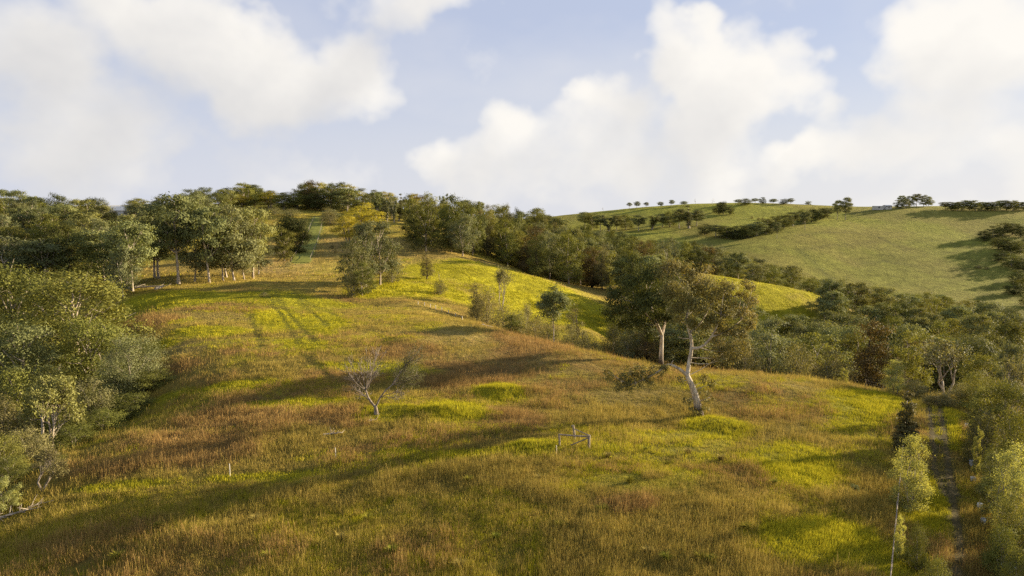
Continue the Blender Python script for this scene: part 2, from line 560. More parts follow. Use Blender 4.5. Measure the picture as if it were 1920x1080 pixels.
ys = np.concatenate([np.linspace(-400, -60, 12), np.linspace(-40, 28, 12), np.arange(30, 120, 0.8), np.arange(120, 270, 1.6), np.arange(270, 480, 3.5), np.arange(480, 900, 6), np.geomspace(900, 9000, 40)])
xs_h = np.concatenate([np.arange(0, 75, 0.9), np.arange(75, 170, 2.2), np.arange(170, 420, 5), np.arange(420, 800, 12), np.geomspace(800, 9000, 26)])
xs = np.concatenate([-xs_h[:0:-1], xs_h])
GX, GY = np.meshgrid(xs, ys)
gx, gy = GX.ravel(), GY.ravel()
gz = height(gx, gy)
ny, nx = GX.shape
idx = np.arange(ny * nx).reshape(ny, nx)
Q = np.stack([idx[:-1, :-1], idx[:-1, 1:], idx[1:, 1:], idx[1:, :-1]], -1).reshape(-1, 4)
me = quads_mesh('ground', np.stack([gx, gy, gz], 1), Q, gm, True)
gc = np.ones((len(gx), 4), np.float32)
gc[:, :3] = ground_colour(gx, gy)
ca = me.attributes.new('gcol', 'FLOAT_COLOR', 'POINT')
ca.data.foreach_set('color', gc.ravel())
_GZ = gz.reshape(ny, nx)


def height(x, y):
    """the height of the built ground mesh"""
    x, y = np.atleast_1d(np.asarray(x, float)), np.atleast_1d(np.asarray(y, float))
    i = np.clip(np.searchsorted(xs, x) - 1, 0, nx - 2)
    j = np.clip(np.searchsorted(ys, y) - 1, 0, ny - 2)
    fx, fy = np.clip((x - xs[i]) / (xs[i + 1] - xs[i]), 0, 1), np.clip((y - ys[j]) / (ys[j + 1] - ys[j]), 0, 1)
    return (_GZ[j, i] * (1 - fx) + _GZ[j, i + 1] * fx) * (1 - fy) + (_GZ[j + 1, i] * (1 - fx) + _GZ[j + 1, i + 1] * fx) * fy


ground = tag(link('ground', me), 'rolling pasture ground with spurs, gullies and a far hill', kind='structure')


# ------------------------------------------------------------------ plant and timber materials
def leaf_mat(name, dark, light, warm, trans=0.24, rough=0.7, boost=1.62):
    """foliage: leaf to leaf and tree to tree differences of the leaf's own colour"""
    m, t, out = new_mat(name)
    a = t.add('ShaderNodeAttribute', attribute_name='tint')
    oi = t.add('ShaderNodeObjectInfo')
    c = t.mix(a.outputs['Fac'], (*dark, 1), (*light, 1))
    c = t.mix(t.math('MULTIPLY', t.remap(oi.outputs['Random'], 0.35, 1.0), 0.5), c, (*warm, 1))
    v = t.remap(t.math('FRACT', t.math('MULTIPLY', oi.outputs['Random'], 7.31)), 0, 1, 0.72, 1.3)
    c = t.vmath('SCALE', c, scale=v)
    c = t.vmath('SCALE', c, scale=boost)
    b = principled(t, c, rough, 0.08)
    tr = t.add('ShaderNodeBsdfTranslucent')
    tc_ = t.mix(1.0, c, (1.25, 1.15, 0.55, 1), 'MULTIPLY')
    t.l.new(tc_, tr.inputs[0])
    mx = t.add('ShaderNodeMixShader')
    mx.inputs[0].default_value = trans
    t.l.new(b.outputs[0], mx.inputs[1])
    t.l.new(tr.outputs[0], mx.inputs[2])
    t.l.new(mx.outputs[0], out.inputs[0])
    return m


def bark_mat(name, a, b, scale=3.0, dark_base=None):
    m, t, out = new_mat(name)
    tc_ = t.add('ShaderNodeTexCoord')
    geo_ = t.add('ShaderNodeNewGeometry')
    p = t.vmath('MULTIPLY', geo_.outputs['Position'], (1, 1, 0.35))
    n = t.noise(p, scale, 5, 0.65)
    c = t.mix(t.remap(n, 0.35, 0.65), (*a, 1), (*b, 1))
    bs = principled(t, c, 0.85, 0.2)
    bp_ = t.add('ShaderNodeBump')
    bp_.inputs['Strength'].default_value = 0.5
    bp_.inputs['Distance'].default_value = 0.05
    t.put(bp_.inputs['Height'], t.noise(p, scale * 4, 4, 0.6))
    t.l.new(bp_.outputs[0], bs.inputs['Normal'])
    t.l.new(bs.outputs[0], out.inputs[0])
    return m


LEAF = {
    'fig': leaf_mat('fig_leaves', (0.016, 0.022, 0.008), (0.060, 0.066, 0.018), (0.06, 0.06, 0.014), boost=0.9),
    'gum': leaf_mat('gum_leaves', (0.050, 0.062, 0.026), (0.150, 0.160, 0.062), (0.135, 0.120, 0.030)),
    'greygum': leaf_mat('grey_gum_leaves', (0.055, 0.066, 0.030), (0.160, 0.166, 0.078), (0.14, 0.135, 0.05), boost=1.35),
    'round': leaf_mat('dark_broad_leaves', (0.026, 0.034, 0.012), (0.090, 0.098, 0.026), (0.11, 0.10, 0.022), boost=1.35),
    'green': leaf_mat('mid_green_leaves', (0.045, 0.056, 0.014), (0.150, 0.152, 0.034), (0.15, 0.135, 0.03), boost=1.45),
    'cone': leaf_mat('olive_needles', (0.045, 0.042, 0.018), (0.125, 0.112, 0.044), (0.13, 0.10, 0.04), 0.2),
    'wattle': leaf_mat('yellow_green_leaves', (0.095, 0.098, 0.014), (0.235, 0.210, 0.026), (0.25, 0.20, 0.03), 0.4),
    'shrub': leaf_mat('scrub_leaves', (0.055, 0.055, 0.024), (0.160, 0.150, 0.062), (0.16, 0.13, 0.05)),
    'brown': leaf_mat('russet_leaves', (0.055, 0.044, 0.018), (0.130, 0.095, 0.036), (0.13, 0.09, 0.03), boost=1.2),
    'pale': leaf_mat('pale_fresh_leaves', (0.110, 0.125, 0.040), (0.270, 0.270, 0.100), (0.26, 0.25, 0.06), 0.4),
    'mixed': leaf_mat('gum_leaves_with_brown', (0.050, 0.058, 0.020), (0.190, 0.150, 0.062), (0.15, 0.13, 0.04), boost=1.7),
}
BARK = {
    'pale': bark_mat('pale_gum_bark', (0.22, 0.175, 0.13), (0.50, 0.43, 0.34), 2.5),
    'grey': bark_mat('grey_weathered_wood', (0.20, 0.16, 0.12), (0.44, 0.38, 0.30), 4.0),
    'ash': bark_mat('bleached_dead_wood', (0.11, 0.085, 0.065), (0.33, 0.28, 0.225), 5.0),
    'dark': bark_mat('dark_rough_bark', (0.045, 0.034, 0.024), (0.13, 0.10, 0.075), 4.0),
    'white': bark_mat('white_gum_bark', (0.22, 0.165, 0.115), (0.66, 0.57, 0.44), 1.1),
}


def butt_bark(name, a, b, butt, top):
    """smooth pale bark with streaks, and the rough dark stocking round the foot"""
    m, t, out = new_mat(name)
    tc_ = t.add('ShaderNodeTexCoord')
    p = tc_.outputs['Object']
    sx = t.add('ShaderNodeSeparateXYZ')
    t.l.new(p, sx.inputs[0])
    st = t.noise(t.vmath('MULTIPLY', p, (2.2, 2.2, 0.5)), 1.6, 6, 0.7)
    fine_ = t.noise(p, 9.0, 4, 0.6)
    c = t.mix(t.remap(st, 0.38, 0.62), (*a, 1), (*b, 1))
    c = t.mix(t.remap(fine_, 0.55, 0.75, 0.0, 0.5), c, (0.20, 0.15, 0.11, 1))
    k_ = t.remap(t.math('ADD', sx.outputs[2], t.math('MULTIPLY', t.math('SUBTRACT', st, 0.5), 2.4)), top * 0.5, top * 1.3, 1.0, 0.0)
    c = t.mix(k_, c, (*butt, 1))
    bs = principled(t, c, 0.85, 0.15)
    bp_ = t.add('ShaderNodeBump')
    bp_.inputs['Strength'].default_value = 0.6
    bp_.inputs['Distance'].default_value = 0.06
    t.put(bp_.inputs['Height'], t.math('ADD', st, fine_))
    t.l.new(bp_.outputs[0], bs.inputs['Normal'])
    t.l.new(bs.outputs[0], out.inputs[0])
    return m


BARK['hero'] = butt_bark('leaning_gum_bark', (0.30, 0.235, 0.17), (0.70, 0.61, 0.48), (0.075, 0.055, 0.04), 1.5)

# ------------------------------------------------------------------ tree builders (unit space: height 1, width 1 unless stated)
class Wood:
    def __init__(s):
        s.V, s.Q, s.n = [], [], 0

    def tube(s, pts, radii, sides=5):
        pts = np.asarray(pts, float)
        m = len(pts)
        tan = np.gradient(pts, axis=0)
        tan /= np.linalg.norm(tan, axis=1)[:, None] + 1e-9
        ref = np.array([0.31, 0.95, 0.05]) if abs(tan[0][2]) > 0.5 else np.array([0.05, 0.1, 1.0])
        s1 = np.cross(tan, ref)
        s1 /= np.linalg.norm(s1, axis=1)[:, None] + 1e-9
        s2 = np.cross(tan, s1)
        a = np.arange(sides) * 2 * PI / sides
        ring = s1[:, None] * np.cos(a)[None, :, None] + s2[:, None] * np.sin(a)[None, :, None]
        s.V.append((pts[:, None] + ring * np.asarray(radii)[:, None, None]).reshape(-1, 3))
        i = np.arange((m - 1) * sides).reshape(m - 1, sides)
        j = np.roll(i, -1, 1)
        s.Q.append(np.stack([i, j, j + sides, i + sides], -1).reshape(-1, 4) + s.n)
        k = s.n + (m - 1) * sides                      # cap
        if sides >= 4:
            s.Q.append(np.array([[k, k + 1, k + 2, k + 3]]))
        s.n += m * sides

    def mesh(s, name, mat):
        return quads_mesh(name, np.concatenate(s.V), np.concatenate(s.Q), mat, True)


def bend(p0, p1, rs, amt=0.15, n=5, up=0.0):
    p0, p1 = np.asarray(p0, float), np.asarray(p1, float)
    L = np.linalg.norm(p1 - p0)
    mid = (p0 + p1) / 2 + rs.normal(0, amt * 0.5, 3) * L + np.array([0, 0, up * L])
    t_ = np.linspace(0, 1, n)[:, None]
    return (1 - t_) ** 2 * p0 + 2 * t_ * (1 - t_) * mid + t_ ** 2 * p1


def leaves_mesh(name, C, Nrm, Lax, ln, wd, tint, mat):
    """one rhombus per leaf sprig"""
    Nrm = Nrm / (np.linalg.norm(Nrm, axis=1)[:, None] + 1e-9)
    Lax = Lax - Nrm * (Lax * Nrm).sum(1)[:, None]
    Lax /= np.linalg.norm(Lax, axis=1)[:, None] + 1e-9
    Wax = np.cross(Nrm, Lax)
    ln, wd = ln[:, None], wd[:, None]
    V = np.stack([C - Lax * ln * 0.5, C - Wax * wd * 0.5 + Nrm * wd * 0.12, C + Lax * ln * 0.5, C + Wax * wd * 0.5 + Nrm * wd * 0.12], 1).reshape(-1, 3)
    me_ = quads_mesh(name, V, np.arange(len(C) * 4).reshape(-1, 4), mat)
    at_ = me_.attributes.new('tint', 'FLOAT', 'FACE')
    at_.data.foreach_set('value', np.clip(tint, 0, 1).astype(np.float32))
    return me_


def fill_blobs(rs, blobs, n, leaf, flat=0.75, sub=10, spread=0.25, droop=0.0, asp=0.45, gap=0.0):
    """leaf sprigs gathered in clumps over the shells of the blobs: centre, normal, long axis, length, width, tint"""
    B = np.array([b[:3] for b in blobs])
    R = np.array([b[3] for b in blobs])
    p = R ** 2 / (R ** 2).sum()
    bi = rs.choice(len(B), n, p=p)
    sd = rs.normal(0, 1, (len(B), sub, 3))
    sd[..., 2] = sd[..., 2] * 0.8 + 0.35
    sd /= np.linalg.norm(sd, axis=2)[..., None]
    sr = rs.uniform(0.45, 0.95, (len(B), sub))
    st = rs.uniform(0, 1, (len(B), sub))
    si = rs.randint(0, sub, n)
    off = sd[bi, si] * sr[bi, si][:, None] + rs.normal(0, spread, (n, 3)) * np.array([1, 1, 0.75])
    C = B[bi] + off * R[bi][:, None] * np.array([1, 1, flat])
    if droop:
        C[:, 2] -= droop * R[bi] * rs.rand(n) ** 2
    out = off / (np.linalg.norm(off, axis=1)[:, None] + 1e-6)
    Nrm = out * 1.0 + np.array([0, 0, 0.2]) + rs.normal(0, 0.45, (n, 3))
    Lax = rs.normal(0, 1, (n, 3)) + np.array([0, 0, -1.2 * (droop > 0)])
    ln = leaf * rs.uniform(0.65, 1.35, n)
    tint = 0.15 + 0.45 * st[bi, si] + 0.4 * rs.rand(n)
    return C, Nrm, Lax, ln, ln * asp * rs.uniform(0.8, 1.2, n), tint


PROFILE = {
    'umbrella': lambda t: np.clip(0.30 + 1.5 * t - 0.9 * t ** 2 * t, 0, 1) * np.sqrt(np.clip(1.12 - t, 0, 1)) * 1.15,
    'ball': lambda t: np.sqrt(np.clip(1 - (2 * t - 0.9) ** 2 / 1.25, 0, 1)),
    'cone': lambda t: np.clip(1.06 - t, 0, 1) ** 0.75 * np.clip(0.55 + t * 3, 0, 1),
    'dome': lambda t: np.sqrt(np.clip(1 - t ** 2, 0, 1)) * np.clip(0.8 + t, 0, 1),
    'egg': lambda t: np.sqrt(np.clip(1 - (2 * t - 0.75) ** 2 / 1.6, 0, 1)) * 0.95,
}


def make_kind(name, seed, prof, crown_base, nblob, br, nleaf, leaf, lmat, bmat, aspect=1.3, trunk_r=0.022, lean=0.05, stems=1, **kw):
    """unit tree: height 1, crown about 1 wide when scaled; aspect = real height / width"""
    rs = np.random.RandomState(seed)
    Wd = 1.0 / aspect
    wood = Wood()
    blobs = []
    tries = 0
    while len(blobs) < nblob and tries < 4000:
        tries += 1
        t_ = rs.rand()
        pr = PROFILE[prof](np.array([t_]))[0]
        if rs.rand() > pr + 0.15:
            continue
        r = br * rs.uniform(0.7, 1.25) * Wd
        rho = max(0.0, pr * Wd * 0.5 - r * 0.75) * math.sqrt(rs.uniform(0.15, 1.0))
        a = rs.uniform(0, 2 * PI)
        z = crown_base + t_ * (0.99 - crown_base)
        z = min(max(z, crown_base + r * 0.4), 0.99 - r * 0.6)
        c = np.array([rho * math.cos(a), rho * math.sin(a), z])
        if all(np.linalg.norm(c - b[:3]) > 0.55 * (r + b[3]) for b in blobs):
            blobs.append((*c, r))
    lx, ly = rs.normal(0, lean, 2)
    tops = []
    for s_ in range(stems):
        a0 = rs.uniform(0, 2 * PI)
        b0 = np.array([math.cos(a0), math.sin(a0), 0]) * (0.03 * (stems > 1))
        top = np.array([lx + rs.normal(0, 0.06 * (stems > 1)), ly + rs.normal(0, 0.06 * (stems > 1)), crown_base + (0.9 - crown_base) * rs.uniform(0.45, 0.8)])
        path = bend(b0 + [0, 0, -0.03], top, rs, 0.10, 8)
        wood.tube(path, np.linspace(trunk_r, trunk_r * 0.35, 8) * (1 + 0.5 * np.exp(-np.arange(8) * 2.0)), 7)
        tops.append(path)
    for b in blobs:
        c = np.array(b[:3])
        path = tops[rs.randint(len(tops))]
        zz = max(crown_base * 0.75, c[2] - 0.25 - 0.5 * math.hypot(c[0], c[1]))
        k = int(np.clip(np.searchsorted(path[:, 2], zz), 1, 7))
        wood.tube(bend(path[k], c, rs, 0.22, 5, -0.06), np.linspace(trunk_r * 0.42, trunk_r * 0.14, 5), 4)
        for q in range(3):
            d_ = rs.normal(0, 1, 3)
            d_[2] = abs(d_[2]) * 0.6
            wood.tube(bend(c - [0, 0, b[3] * 0.3], c + d_ / np.linalg.norm(d_) * b[3] * 0.8, rs, 0.2, 3), np.linspace(trunk_r * 0.14, trunk_r * 0.05, 3), 3)
    L = fill_blobs(rs, blobs, nleaf, leaf, **kw)
    # sink leaves that stick out above
    cm = leaves_mesh(name + '_crown', *L, LEAF[lmat])
    tm = wood.mesh(name + '_trunk', BARK[bmat])
    co = L[0]
    w_ = 2 * np.percentile(np.hypot(co[:, 0], co[:, 1]), 97)
    return dict(trunk=tm, crown=cm, w=w_, h=float(np.percentile(co[:, 2], 99.5)), z0=0)


def branch_rec(wood, rs, p, d, L, r, depth, tips, spread=0.55, upb=0.12, ns=(2, 3)):
    d = d / np.linalg.norm(d)
    q = p + d * L
    path = bend(p, q, rs, 0.18, 4)
    wood.tube(path, np.linspace(r, r * 0.68, 4), 6 if depth > 3 else (4 if depth > 1 else 3))
    if depth == 0:
        tips.append(q)
        return
    for i in range(rs.randint(ns[0], ns[1] + 1)):
        nd_ = d + rs.normal(0, spread, 3) + np.array([0, 0, upb])
        branch_rec(wood, rs, path[-1] if i < 2 else path[2], nd_, L * rs.uniform(0.62, 0.85), r * rs.uniform(0.5, 0.68), depth - 1, tips, spread, upb, ns)
    if depth <= 3:
        tips.append(q)


def make_bare(name, seed, bmat, lmat=None, nleaf=0, leaf=0.03, depth=5, spread=0.5, stems=1, r=0.022, L0=0.26, upb=0.15):
    rs = np.random.RandomState(seed)
    wood, tips = Wood(), []
    for s_ in range(stems):
        a = rs.uniform(0, 2 * PI)
        d = np.array([math.cos(a) * 0.35 * (stems > 1), math.sin(a) * 0.35 * (stems > 1), 1.0])
        branch_rec(wood, rs, np.array([0, 0, -0.03]), d, L0, r, depth, tips, spread, upb)
    V = np.concatenate(wood.V)
    h, w_ = V[:, 2].max(), 2 * np.percentile(np.hypot(V[:, 0], V[:, 1]), 99)
    out = dict(trunk=wood.mesh(name + '_trunk', BARK[bmat]), crown=None, w=w_, h=h)
    if nleaf:
        T = np.array(tips)
        i = rs.randint(0, len(T), nleaf)
        C = T[i] + rs.normal(0, 0.022, (nleaf, 3))
        ln = leaf * rs.uniform(0.6, 1.3, nleaf)
        out['crown'] = leaves_mesh(name + '_crown', C, rs.normal(0, 1, (nleaf, 3)) + [0, 0, 0.4], rs.normal(0, 1, (nleaf, 3)), ln, ln * 0.45, rs.rand(nleaf), LEAF[lmat])
    return out


def make_column(name, seed, nleaf, leaf, lmat='gum'):
    """fire-scarred gum: a few upright poles furred with short regrowth"""
    rs = np.random.RandomState(seed)
    wood, blobs = Wood(), []
    trunk = bend((0, 0, -0.03), (rs.normal(0, 0.03), rs.normal(0, 0.03), 0.4), rs, 0.06, 5)
    wood.tube(trunk, np.linspace(0.028, 0.02, 5), 6)
    for k in range(rs.randint(4, 7)):
        a, h_ = rs.uniform(0, 2 * PI), rs.uniform(0.72, 1.0)
        sp = rs.uniform(0.06, 0.24)
        top = np.array([math.cos(a) * sp, math.sin(a) * sp, h_])
        path = bend(trunk[rs.randint(2, 5)], top, rs, 0.15, 8, -0.03)
        wood.tube(path, np.linspace(0.014, 0.004, 8), 4)
        for q in path[2:]:
            blobs.append((*(q + rs.normal(0, 0.008, 3)), rs.uniform(0.035, 0.062)))
    for q in trunk[2:]:
        blobs.append((*q, 0.06))
    L = fill_blobs(rs, blobs, nleaf, leaf, flat=1.1, sub=6, spread=0.4)
    co = L[0]
    return dict(trunk=wood.mesh(name + '_trunk', BARK['grey']), crown=leaves_mesh(name + '_crown', *L, LEAF[lmat]), w=2 * np.percentile(np.hypot(co[:, 0], co[:, 1]), 97), h=float(co[:, 2].max()))


KINDS = {}


def add_kind(k, *variants):
    KINDS[k] = list(variants)


add_kind('gum', *[make_kind('gum', 100 + i, 'umbrella', 0.30 + 0.05 * (i % 3), 15, 0.21, 7560, 0.0288, 'gum', 'pale', 1.25, 0.016, flat=0.7, droop=0.25) for i in range(5)])
add_kind('greygum', *[make_kind('grey_gum', 120 + i, 'egg', 0.16, 18, 0.19, 8100, 0.0272, 'greygum', 'pale', 1.3, 0.014, flat=0.8, droop=0.3) for i in range(3)])
add_kind('round', *[make_kind('broadleaf', 140 + i, 'ball', 0.08, 20, 0.23, 8100, 0.0320, 'round', 'dark', 1.05, 0.022, flat=0.85) for i in range(3)])
add_kind('green', *[make_kind('green_tree', 150 + i, 'egg', 0.10, 20, 0.20, 8100, 0.0288, 'green', 'grey', 1.2, 0.018, flat=0.8) for i in range(4)])
add_kind('cone', *[make_kind('she_oak', 160 + i, 'cone', 0.08, 22, 0.20, 8100, 0.0240, 'cone', 'dark', 1.7, 0.016, flat=1.0, droop=0.2, asp=0.25) for i in range(3)])
add_kind('wattle', *[make_kind('wattle', 170 + i, 'umbrella', 0.18, 18, 0.21, 7560, 0.0288, 'wattle', 'grey', 0.95, 0.020, flat=0.55, stems=2) for i in range(3)])
add_kind('shrub', *[make_kind('shrub', 180 + i, 'dome', 0.02, 18, 0.24, 6210, 0.0336, 'shrub', 'grey', 0.9, 0.014, flat=0.9, stems=3, spread=0.42) for i in range(4)])
add_kind('brown', make_kind('brown_tree', 190, 'egg', 0.06, 20, 0.2, 7560, 0.0288, 'brown', 'dark', 1.15, 0.016, stems=2), make_kind('brown_tree', 191, 'cone', 0.05, 20, 0.2, 7560, 0.0288, 'brown', 'dark', 1.2, 0.016, stems=2))
add_kind('column', *[make_column('regrowth_gum', 200 + i, 4200, 0.030, ('gum', 'greygum', 'gum')[i]) for i in range(3)])
add_kind('bare', *[make_bare('bare_tree', 210 + i, 'grey', depth=5, L0=0.24) for i in range(2)])
add_kind('thin', *[make_bare('thin_tree', 220 + i, 'grey', 'shrub', 1500, 0.03, depth=5, stems=3, r=0.014, L0=0.22, spread=0.4) for i in range(3)])
add_kind('nearleafy', *[make_kind('leafy_tree', 230 + i, 'egg', 0.12, 26, 0.17, 20000, 0.020, ('green', 'green', 'gum')[i], 'pale', 1.15, 0.018, flat=0.75, sub=10, spread=0.30) for i in range(3)])
add_kind('neargrey', make_kind('grey_tree', 240, 'ball', 0.06, 24, 0.19, 19000, 0.019, 'greygum', 'grey', 1.1, 0.016, flat=1.0, sub=12, spread=0.36))
add_kind('nearpale', *[make_kind('sapling', 250 + i, 'egg', 0.10, 18, 0.19, 8000, 0.030, 'pale', 'pale', 1.5, 0.014, flat=0.9, sub=9, stems=2) for i in range(2)])
add_kind('nearscrub', *[make_kind('scrub_tree', 260 + i, 'dome', 0.04, 22, 0.19, 12000, 0.026, ('shrub', 'green')[i], 'grey', 1.0, 0.014, flat=1.0, stems=4, sub=12, spread=0.36) for i in range(2)])
add_kind('feathery', *[make_kind('feathery_sapling', 255 + i, 'egg', 0.02, 34, 0.16, 15000, 0.020, 'pale', 'pale', 1.45, 0.010, flat=1.0, sub=9, stems=3, spread=0.32) for i in range(2)])
add_kind('youngcone', make_kind('young_conifer', 270, 'cone', 0.02, 60, 0.15, 9000, 0.034, 'cone', 'dark', 2.0, 0.014, flat=0.9, droop=0.1))

OBJN = {'feathery': ('sapling', 'sapling'), 'gum': ('gum_tree', 'gum tree'), 'greygum': ('gum_tree', 'gum tree'), 'round': ('broadleaf_tree', 'tree'), 'green': ('leafy_tree', 'tree'), 'cone': ('she_oak_tree', 'tree'),
        'wattle': ('wattle_tree', 'tree'), 'shrub': ('shrub', 'shrub'), 'brown': ('russet_tree', 'tree'), 'column': ('regrowth_gum_tree', 'gum tree'), 'bare': ('bare_tree', 'dead tree'),
        'thin': ('thin_tree', 'tree'), 'nearleafy': ('leafy_tree', 'tree'), 'neargrey': ('grey_leaved_tree', 'tree'), 'nearpale': ('sapling', 'sapling'), 'nearscrub': ('shrub', 'shrub'), 'youngcone': ('young_conifer', 'tree')}
LOOK = {'feathery': 'pale feathery sapling', 'gum': 'olive green gum', 'greygum': 'grey green gum', 'round': 'dark rounded tree', 'green': 'mid green leafy tree', 'cone': 'dull olive pointed she-oak', 'wattle': 'yellow green spreading wattle',
        'shrub': 'grey brown shrub', 'brown': 'russet brown tree', 'column': 'upright regrowth gum', 'bare': 'leafless dead tree', 'thin': 'thin half-bare tree', 'nearleafy': 'leafy green tree',
        'neargrey': 'grey leaved rounded tree', 'nearpale': 'pale leaved sapling', 'nearscrub': 'scrubby bush', 'youngcone': 'dark young conifer'}
_pr = random.Random(77)
TREES = []


def plant(kind, x, y, H, Wd, label, group=None, var=None, rz=None, zbase=None, sink=0.25):
    vs = KINDS[kind]
    k = vs[_pr.randrange(len(vs)) if var is None else var % len(vs)]
    z = float(height(x, y)[0]) - sink if zbase is None else zbase
    o = empty(OBJN[kind][0], (x, y, z), _pr.uniform(0, 2 * PI) if rz is None else rz)
    sx = Wd / k['w']
    sz = (H + sink) / k['h']
    o.scale = (sx, sx, sz)
    link('trunk', k['trunk'], o)
    if k['crown'] is not None:
        link('crown', k['crown'], o)
    tag(o, label, OBJN[kind][1], group)
    TREES.append((o, kind))
    return o


def tree_at(kind, px, pytop, Y, wpx, label, group=None, minh=1.0, **kw):
    """a tree whose top the photograph shows at (px, pytop) and that stands Y metres ahead"""
    u, s = ray(px, pytop)
    x = u * Y
    H = CAMZ + s * Y - float(height(x, Y)[0])
    return plant(kind, x, Y, max(H, minh), wpx * Y / F, label, group, **kw)


def tree_on(kind, px, pybase, hpx, wpx, label, group=None, **kw):
    """a tree whose foot shows at (px, pybase)"""
    p = hit(px, pybase)
    return plant(kind, p[0], p[1], hpx * p[1] / F, wpx * p[1] / F, label, group, sink=0.15, **kw)


# ------------------------------------------------------------------ the trees one can single out
add_kind('whitestem', make_bare('white_stemmed_tree', 301, 'pale', 'gum', 9000, 0.030, depth=6, stems=3, r=0.016, L0=0.22, spread=0.42, upb=0.1))
add_kind('dry', make_bare('dry_tree', 308, 'ash', 'shrub', 4200, 0.024, depth=6, stems=2, r=0.020, L0=0.22, spread=0.36, upb=0.12))
add_kind('fig', make_kind('fig', 310, 'ball', 0.03, 34, 0.22, 14000, 0.036, 'fig', 'dark', 0.95, 0.022, flat=0.9))
add_kind('tallgum', make_kind('tall_gum', 313, 'umbrella', 0.50, 11, 0.27, 6000, 0.034, 'gum', 'white', 1.3, 0.013, lean=0.01, flat=0.7))
OBJN['fig'], LOOK['fig'] = ('broadleaf_tree', 'tree'), 'dense dark tree'
OBJN['tallgum'], LOOK['tallgum'] = ('gum_tree', 'gum tree'), 'white trunked gum'
OBJN['whitestem'], LOOK['whitestem'] = ('white_stemmed_tree', 'tree'), 'white stemmed tree'
OBJN['dry'], LOOK['dry'] = ('dry_tree', 'tree'), 'dry half-bare tree'
LE = 'trees along the left edge of the meadow'
tree_at('nearleafy', 140, 512, 108, 235, 'broad leafy green tree overhanging the meadow edge at the left', LE, var=0)
tree_at('nearleafy', 22, 500, 116, 170, 'tall leafy tree at the left border, left of the broad overhanging tree', LE, var=1)
tree_at('nearleafy', 40, 610, 92, 190, 'olive leafy tree at the left border below the tall leafy tree', LE, var=2)
tree_at('nearleafy', 170, 600, 97, 150, 'smaller leafy tree in front of the broad overhanging tree', LE, var=1, rz=2.0)
tree_at('neargrey', 242, 628, 91, 120, 'rounded grey leaved tree at the meadow edge below the broad leafy tree', LE)
tree_at('nearscrub', 168, 708, 82, 105, 'grey twiggy bush left of the rounded grey leaved tree', LE, var=0)
tree_at('whitestem', 82, 712, 72, 155, 'white stemmed tree with fresh green tufts at the lower left', LE)
for i, (px, py, Y, w) in enumerate([(288, 694, 91, 110), (240, 738, 83, 115), (192, 768, 77, 110), (138, 795, 71, 105), (50, 800, 68, 110), (0, 815, 64, 110), (10, 745, 79, 110), (112, 762, 76, 90)]):
    tree_at('nearscrub', px, py, Y, w, ['green bush at the foot of the rounded grey tree, on the meadow edge', 'green bush on the meadow edge, second along from the rounded grey tree',
            'green bush on the meadow edge, third along from the rounded grey tree', 'green bush on the meadow edge, nearest the dry half-bare tree', 'olive bush under the white stemmed tree',
            'bush cut by the left border above the dry half-bare tree', 'bush cut by the left border beside the white stemmed tree', 'bush between the white stemmed tree and the grey twiggy bush'][i],
            'bushes along the left edge of the meadow', var=1 if i not in (4, 6) else 0)
for i, (px, py, Y, w) in enumerate([(100, 690, 88, 110), (30, 690, 84, 110), (215, 700, 90, 80), (95, 860, 63, 80), (10, 860, 59, 90), (160, 735, 82, 70)]):
    tree_at('nearscrub' if i % 2 else 'nearleafy', px, py, Y, w, ['green tree behind the white stemmed tree', 'dark green bush at the left border above the white stemmed tree', 'green tree between the rounded grey tree and the grey twiggy bush',
            'bush behind the crown of the dry tree', 'green tree cut by the left border just above the dry tree', 'small bush below the grey twiggy bush'][i], 'bushes along the left edge of the meadow', var=i)
tree_at('dry', 72, 842, 56, 120, 'dry half-bare tree at the lower left above the fallen branches', LE)
tree_at('nearpale', 8, 895, 53, 55, 'pale low tree cut by the left border beside the dry tree', LE)
MT = 'gums along the top of the near meadow'
for i, (px, pb, h, w, k) in enumerate([(248, 546, 132, 95, 'gum'), (335, 532, 165, 120, 'gum'), (393, 530, 140, 85, 'gum'), (440, 526, 142, 95, 'greygum'), (474, 522, 132, 85, 'gum'), (232, 556, 90, 60, 'greygum'), (365, 528, 128, 70, 'greygum'), (418, 527, 118, 62, 'gum'), (458, 524, 112, 62, 'greygum'), (484, 514, 100, 52, 'greygum'), (290, 522, 126, 92, 'gum')]):
    tree_on(k, px, pb, h, w, ['dark trunked gum at the left end of the meadow-top row', 'pale double trunked gum, tallest of the meadow-top row', 'gum right beside the tallest of the meadow-top row',
            'grey gum, second from the right in the meadow-top row', 'gum at the right end of the meadow-top row', 'short pale gum at the corner of the meadow beside the broad leafy tree', 'slim grey gum between the two tallest of the meadow-top row', 'slim gum in the right half of the meadow-top row',
            'slim grey gum in the right half of the meadow-top row', 'low grey gum just past the right end of the meadow-top row', 'gum left of the tallest of the meadow-top row'][i], MT, var=(1, 2, 3, 0, 4, 1, 2, 0, 1, 2, 3)[i])
for i, (px, pt, Y, w, k) in enumerate([(70, 452, 182, 130, 'gum'), (135, 436, 188, 120, 'round'), (190, 432, 192, 105, 'gum'), (292, 408, 186, 105, 'gum'), (12, 446, 186, 120, 'greygum'), (215, 448, 176, 90, 'round'), (420, 404, 190, 90, 'greygum')]):
    tree_at(k, px, pt, Y, w, f'{LOOK[k]} behind the meadow-top row, {("third", "fourth", "fifth", "seventh", "first", "sixth", "eighth")[i]} from the left', 'trees behind the meadow-top row')
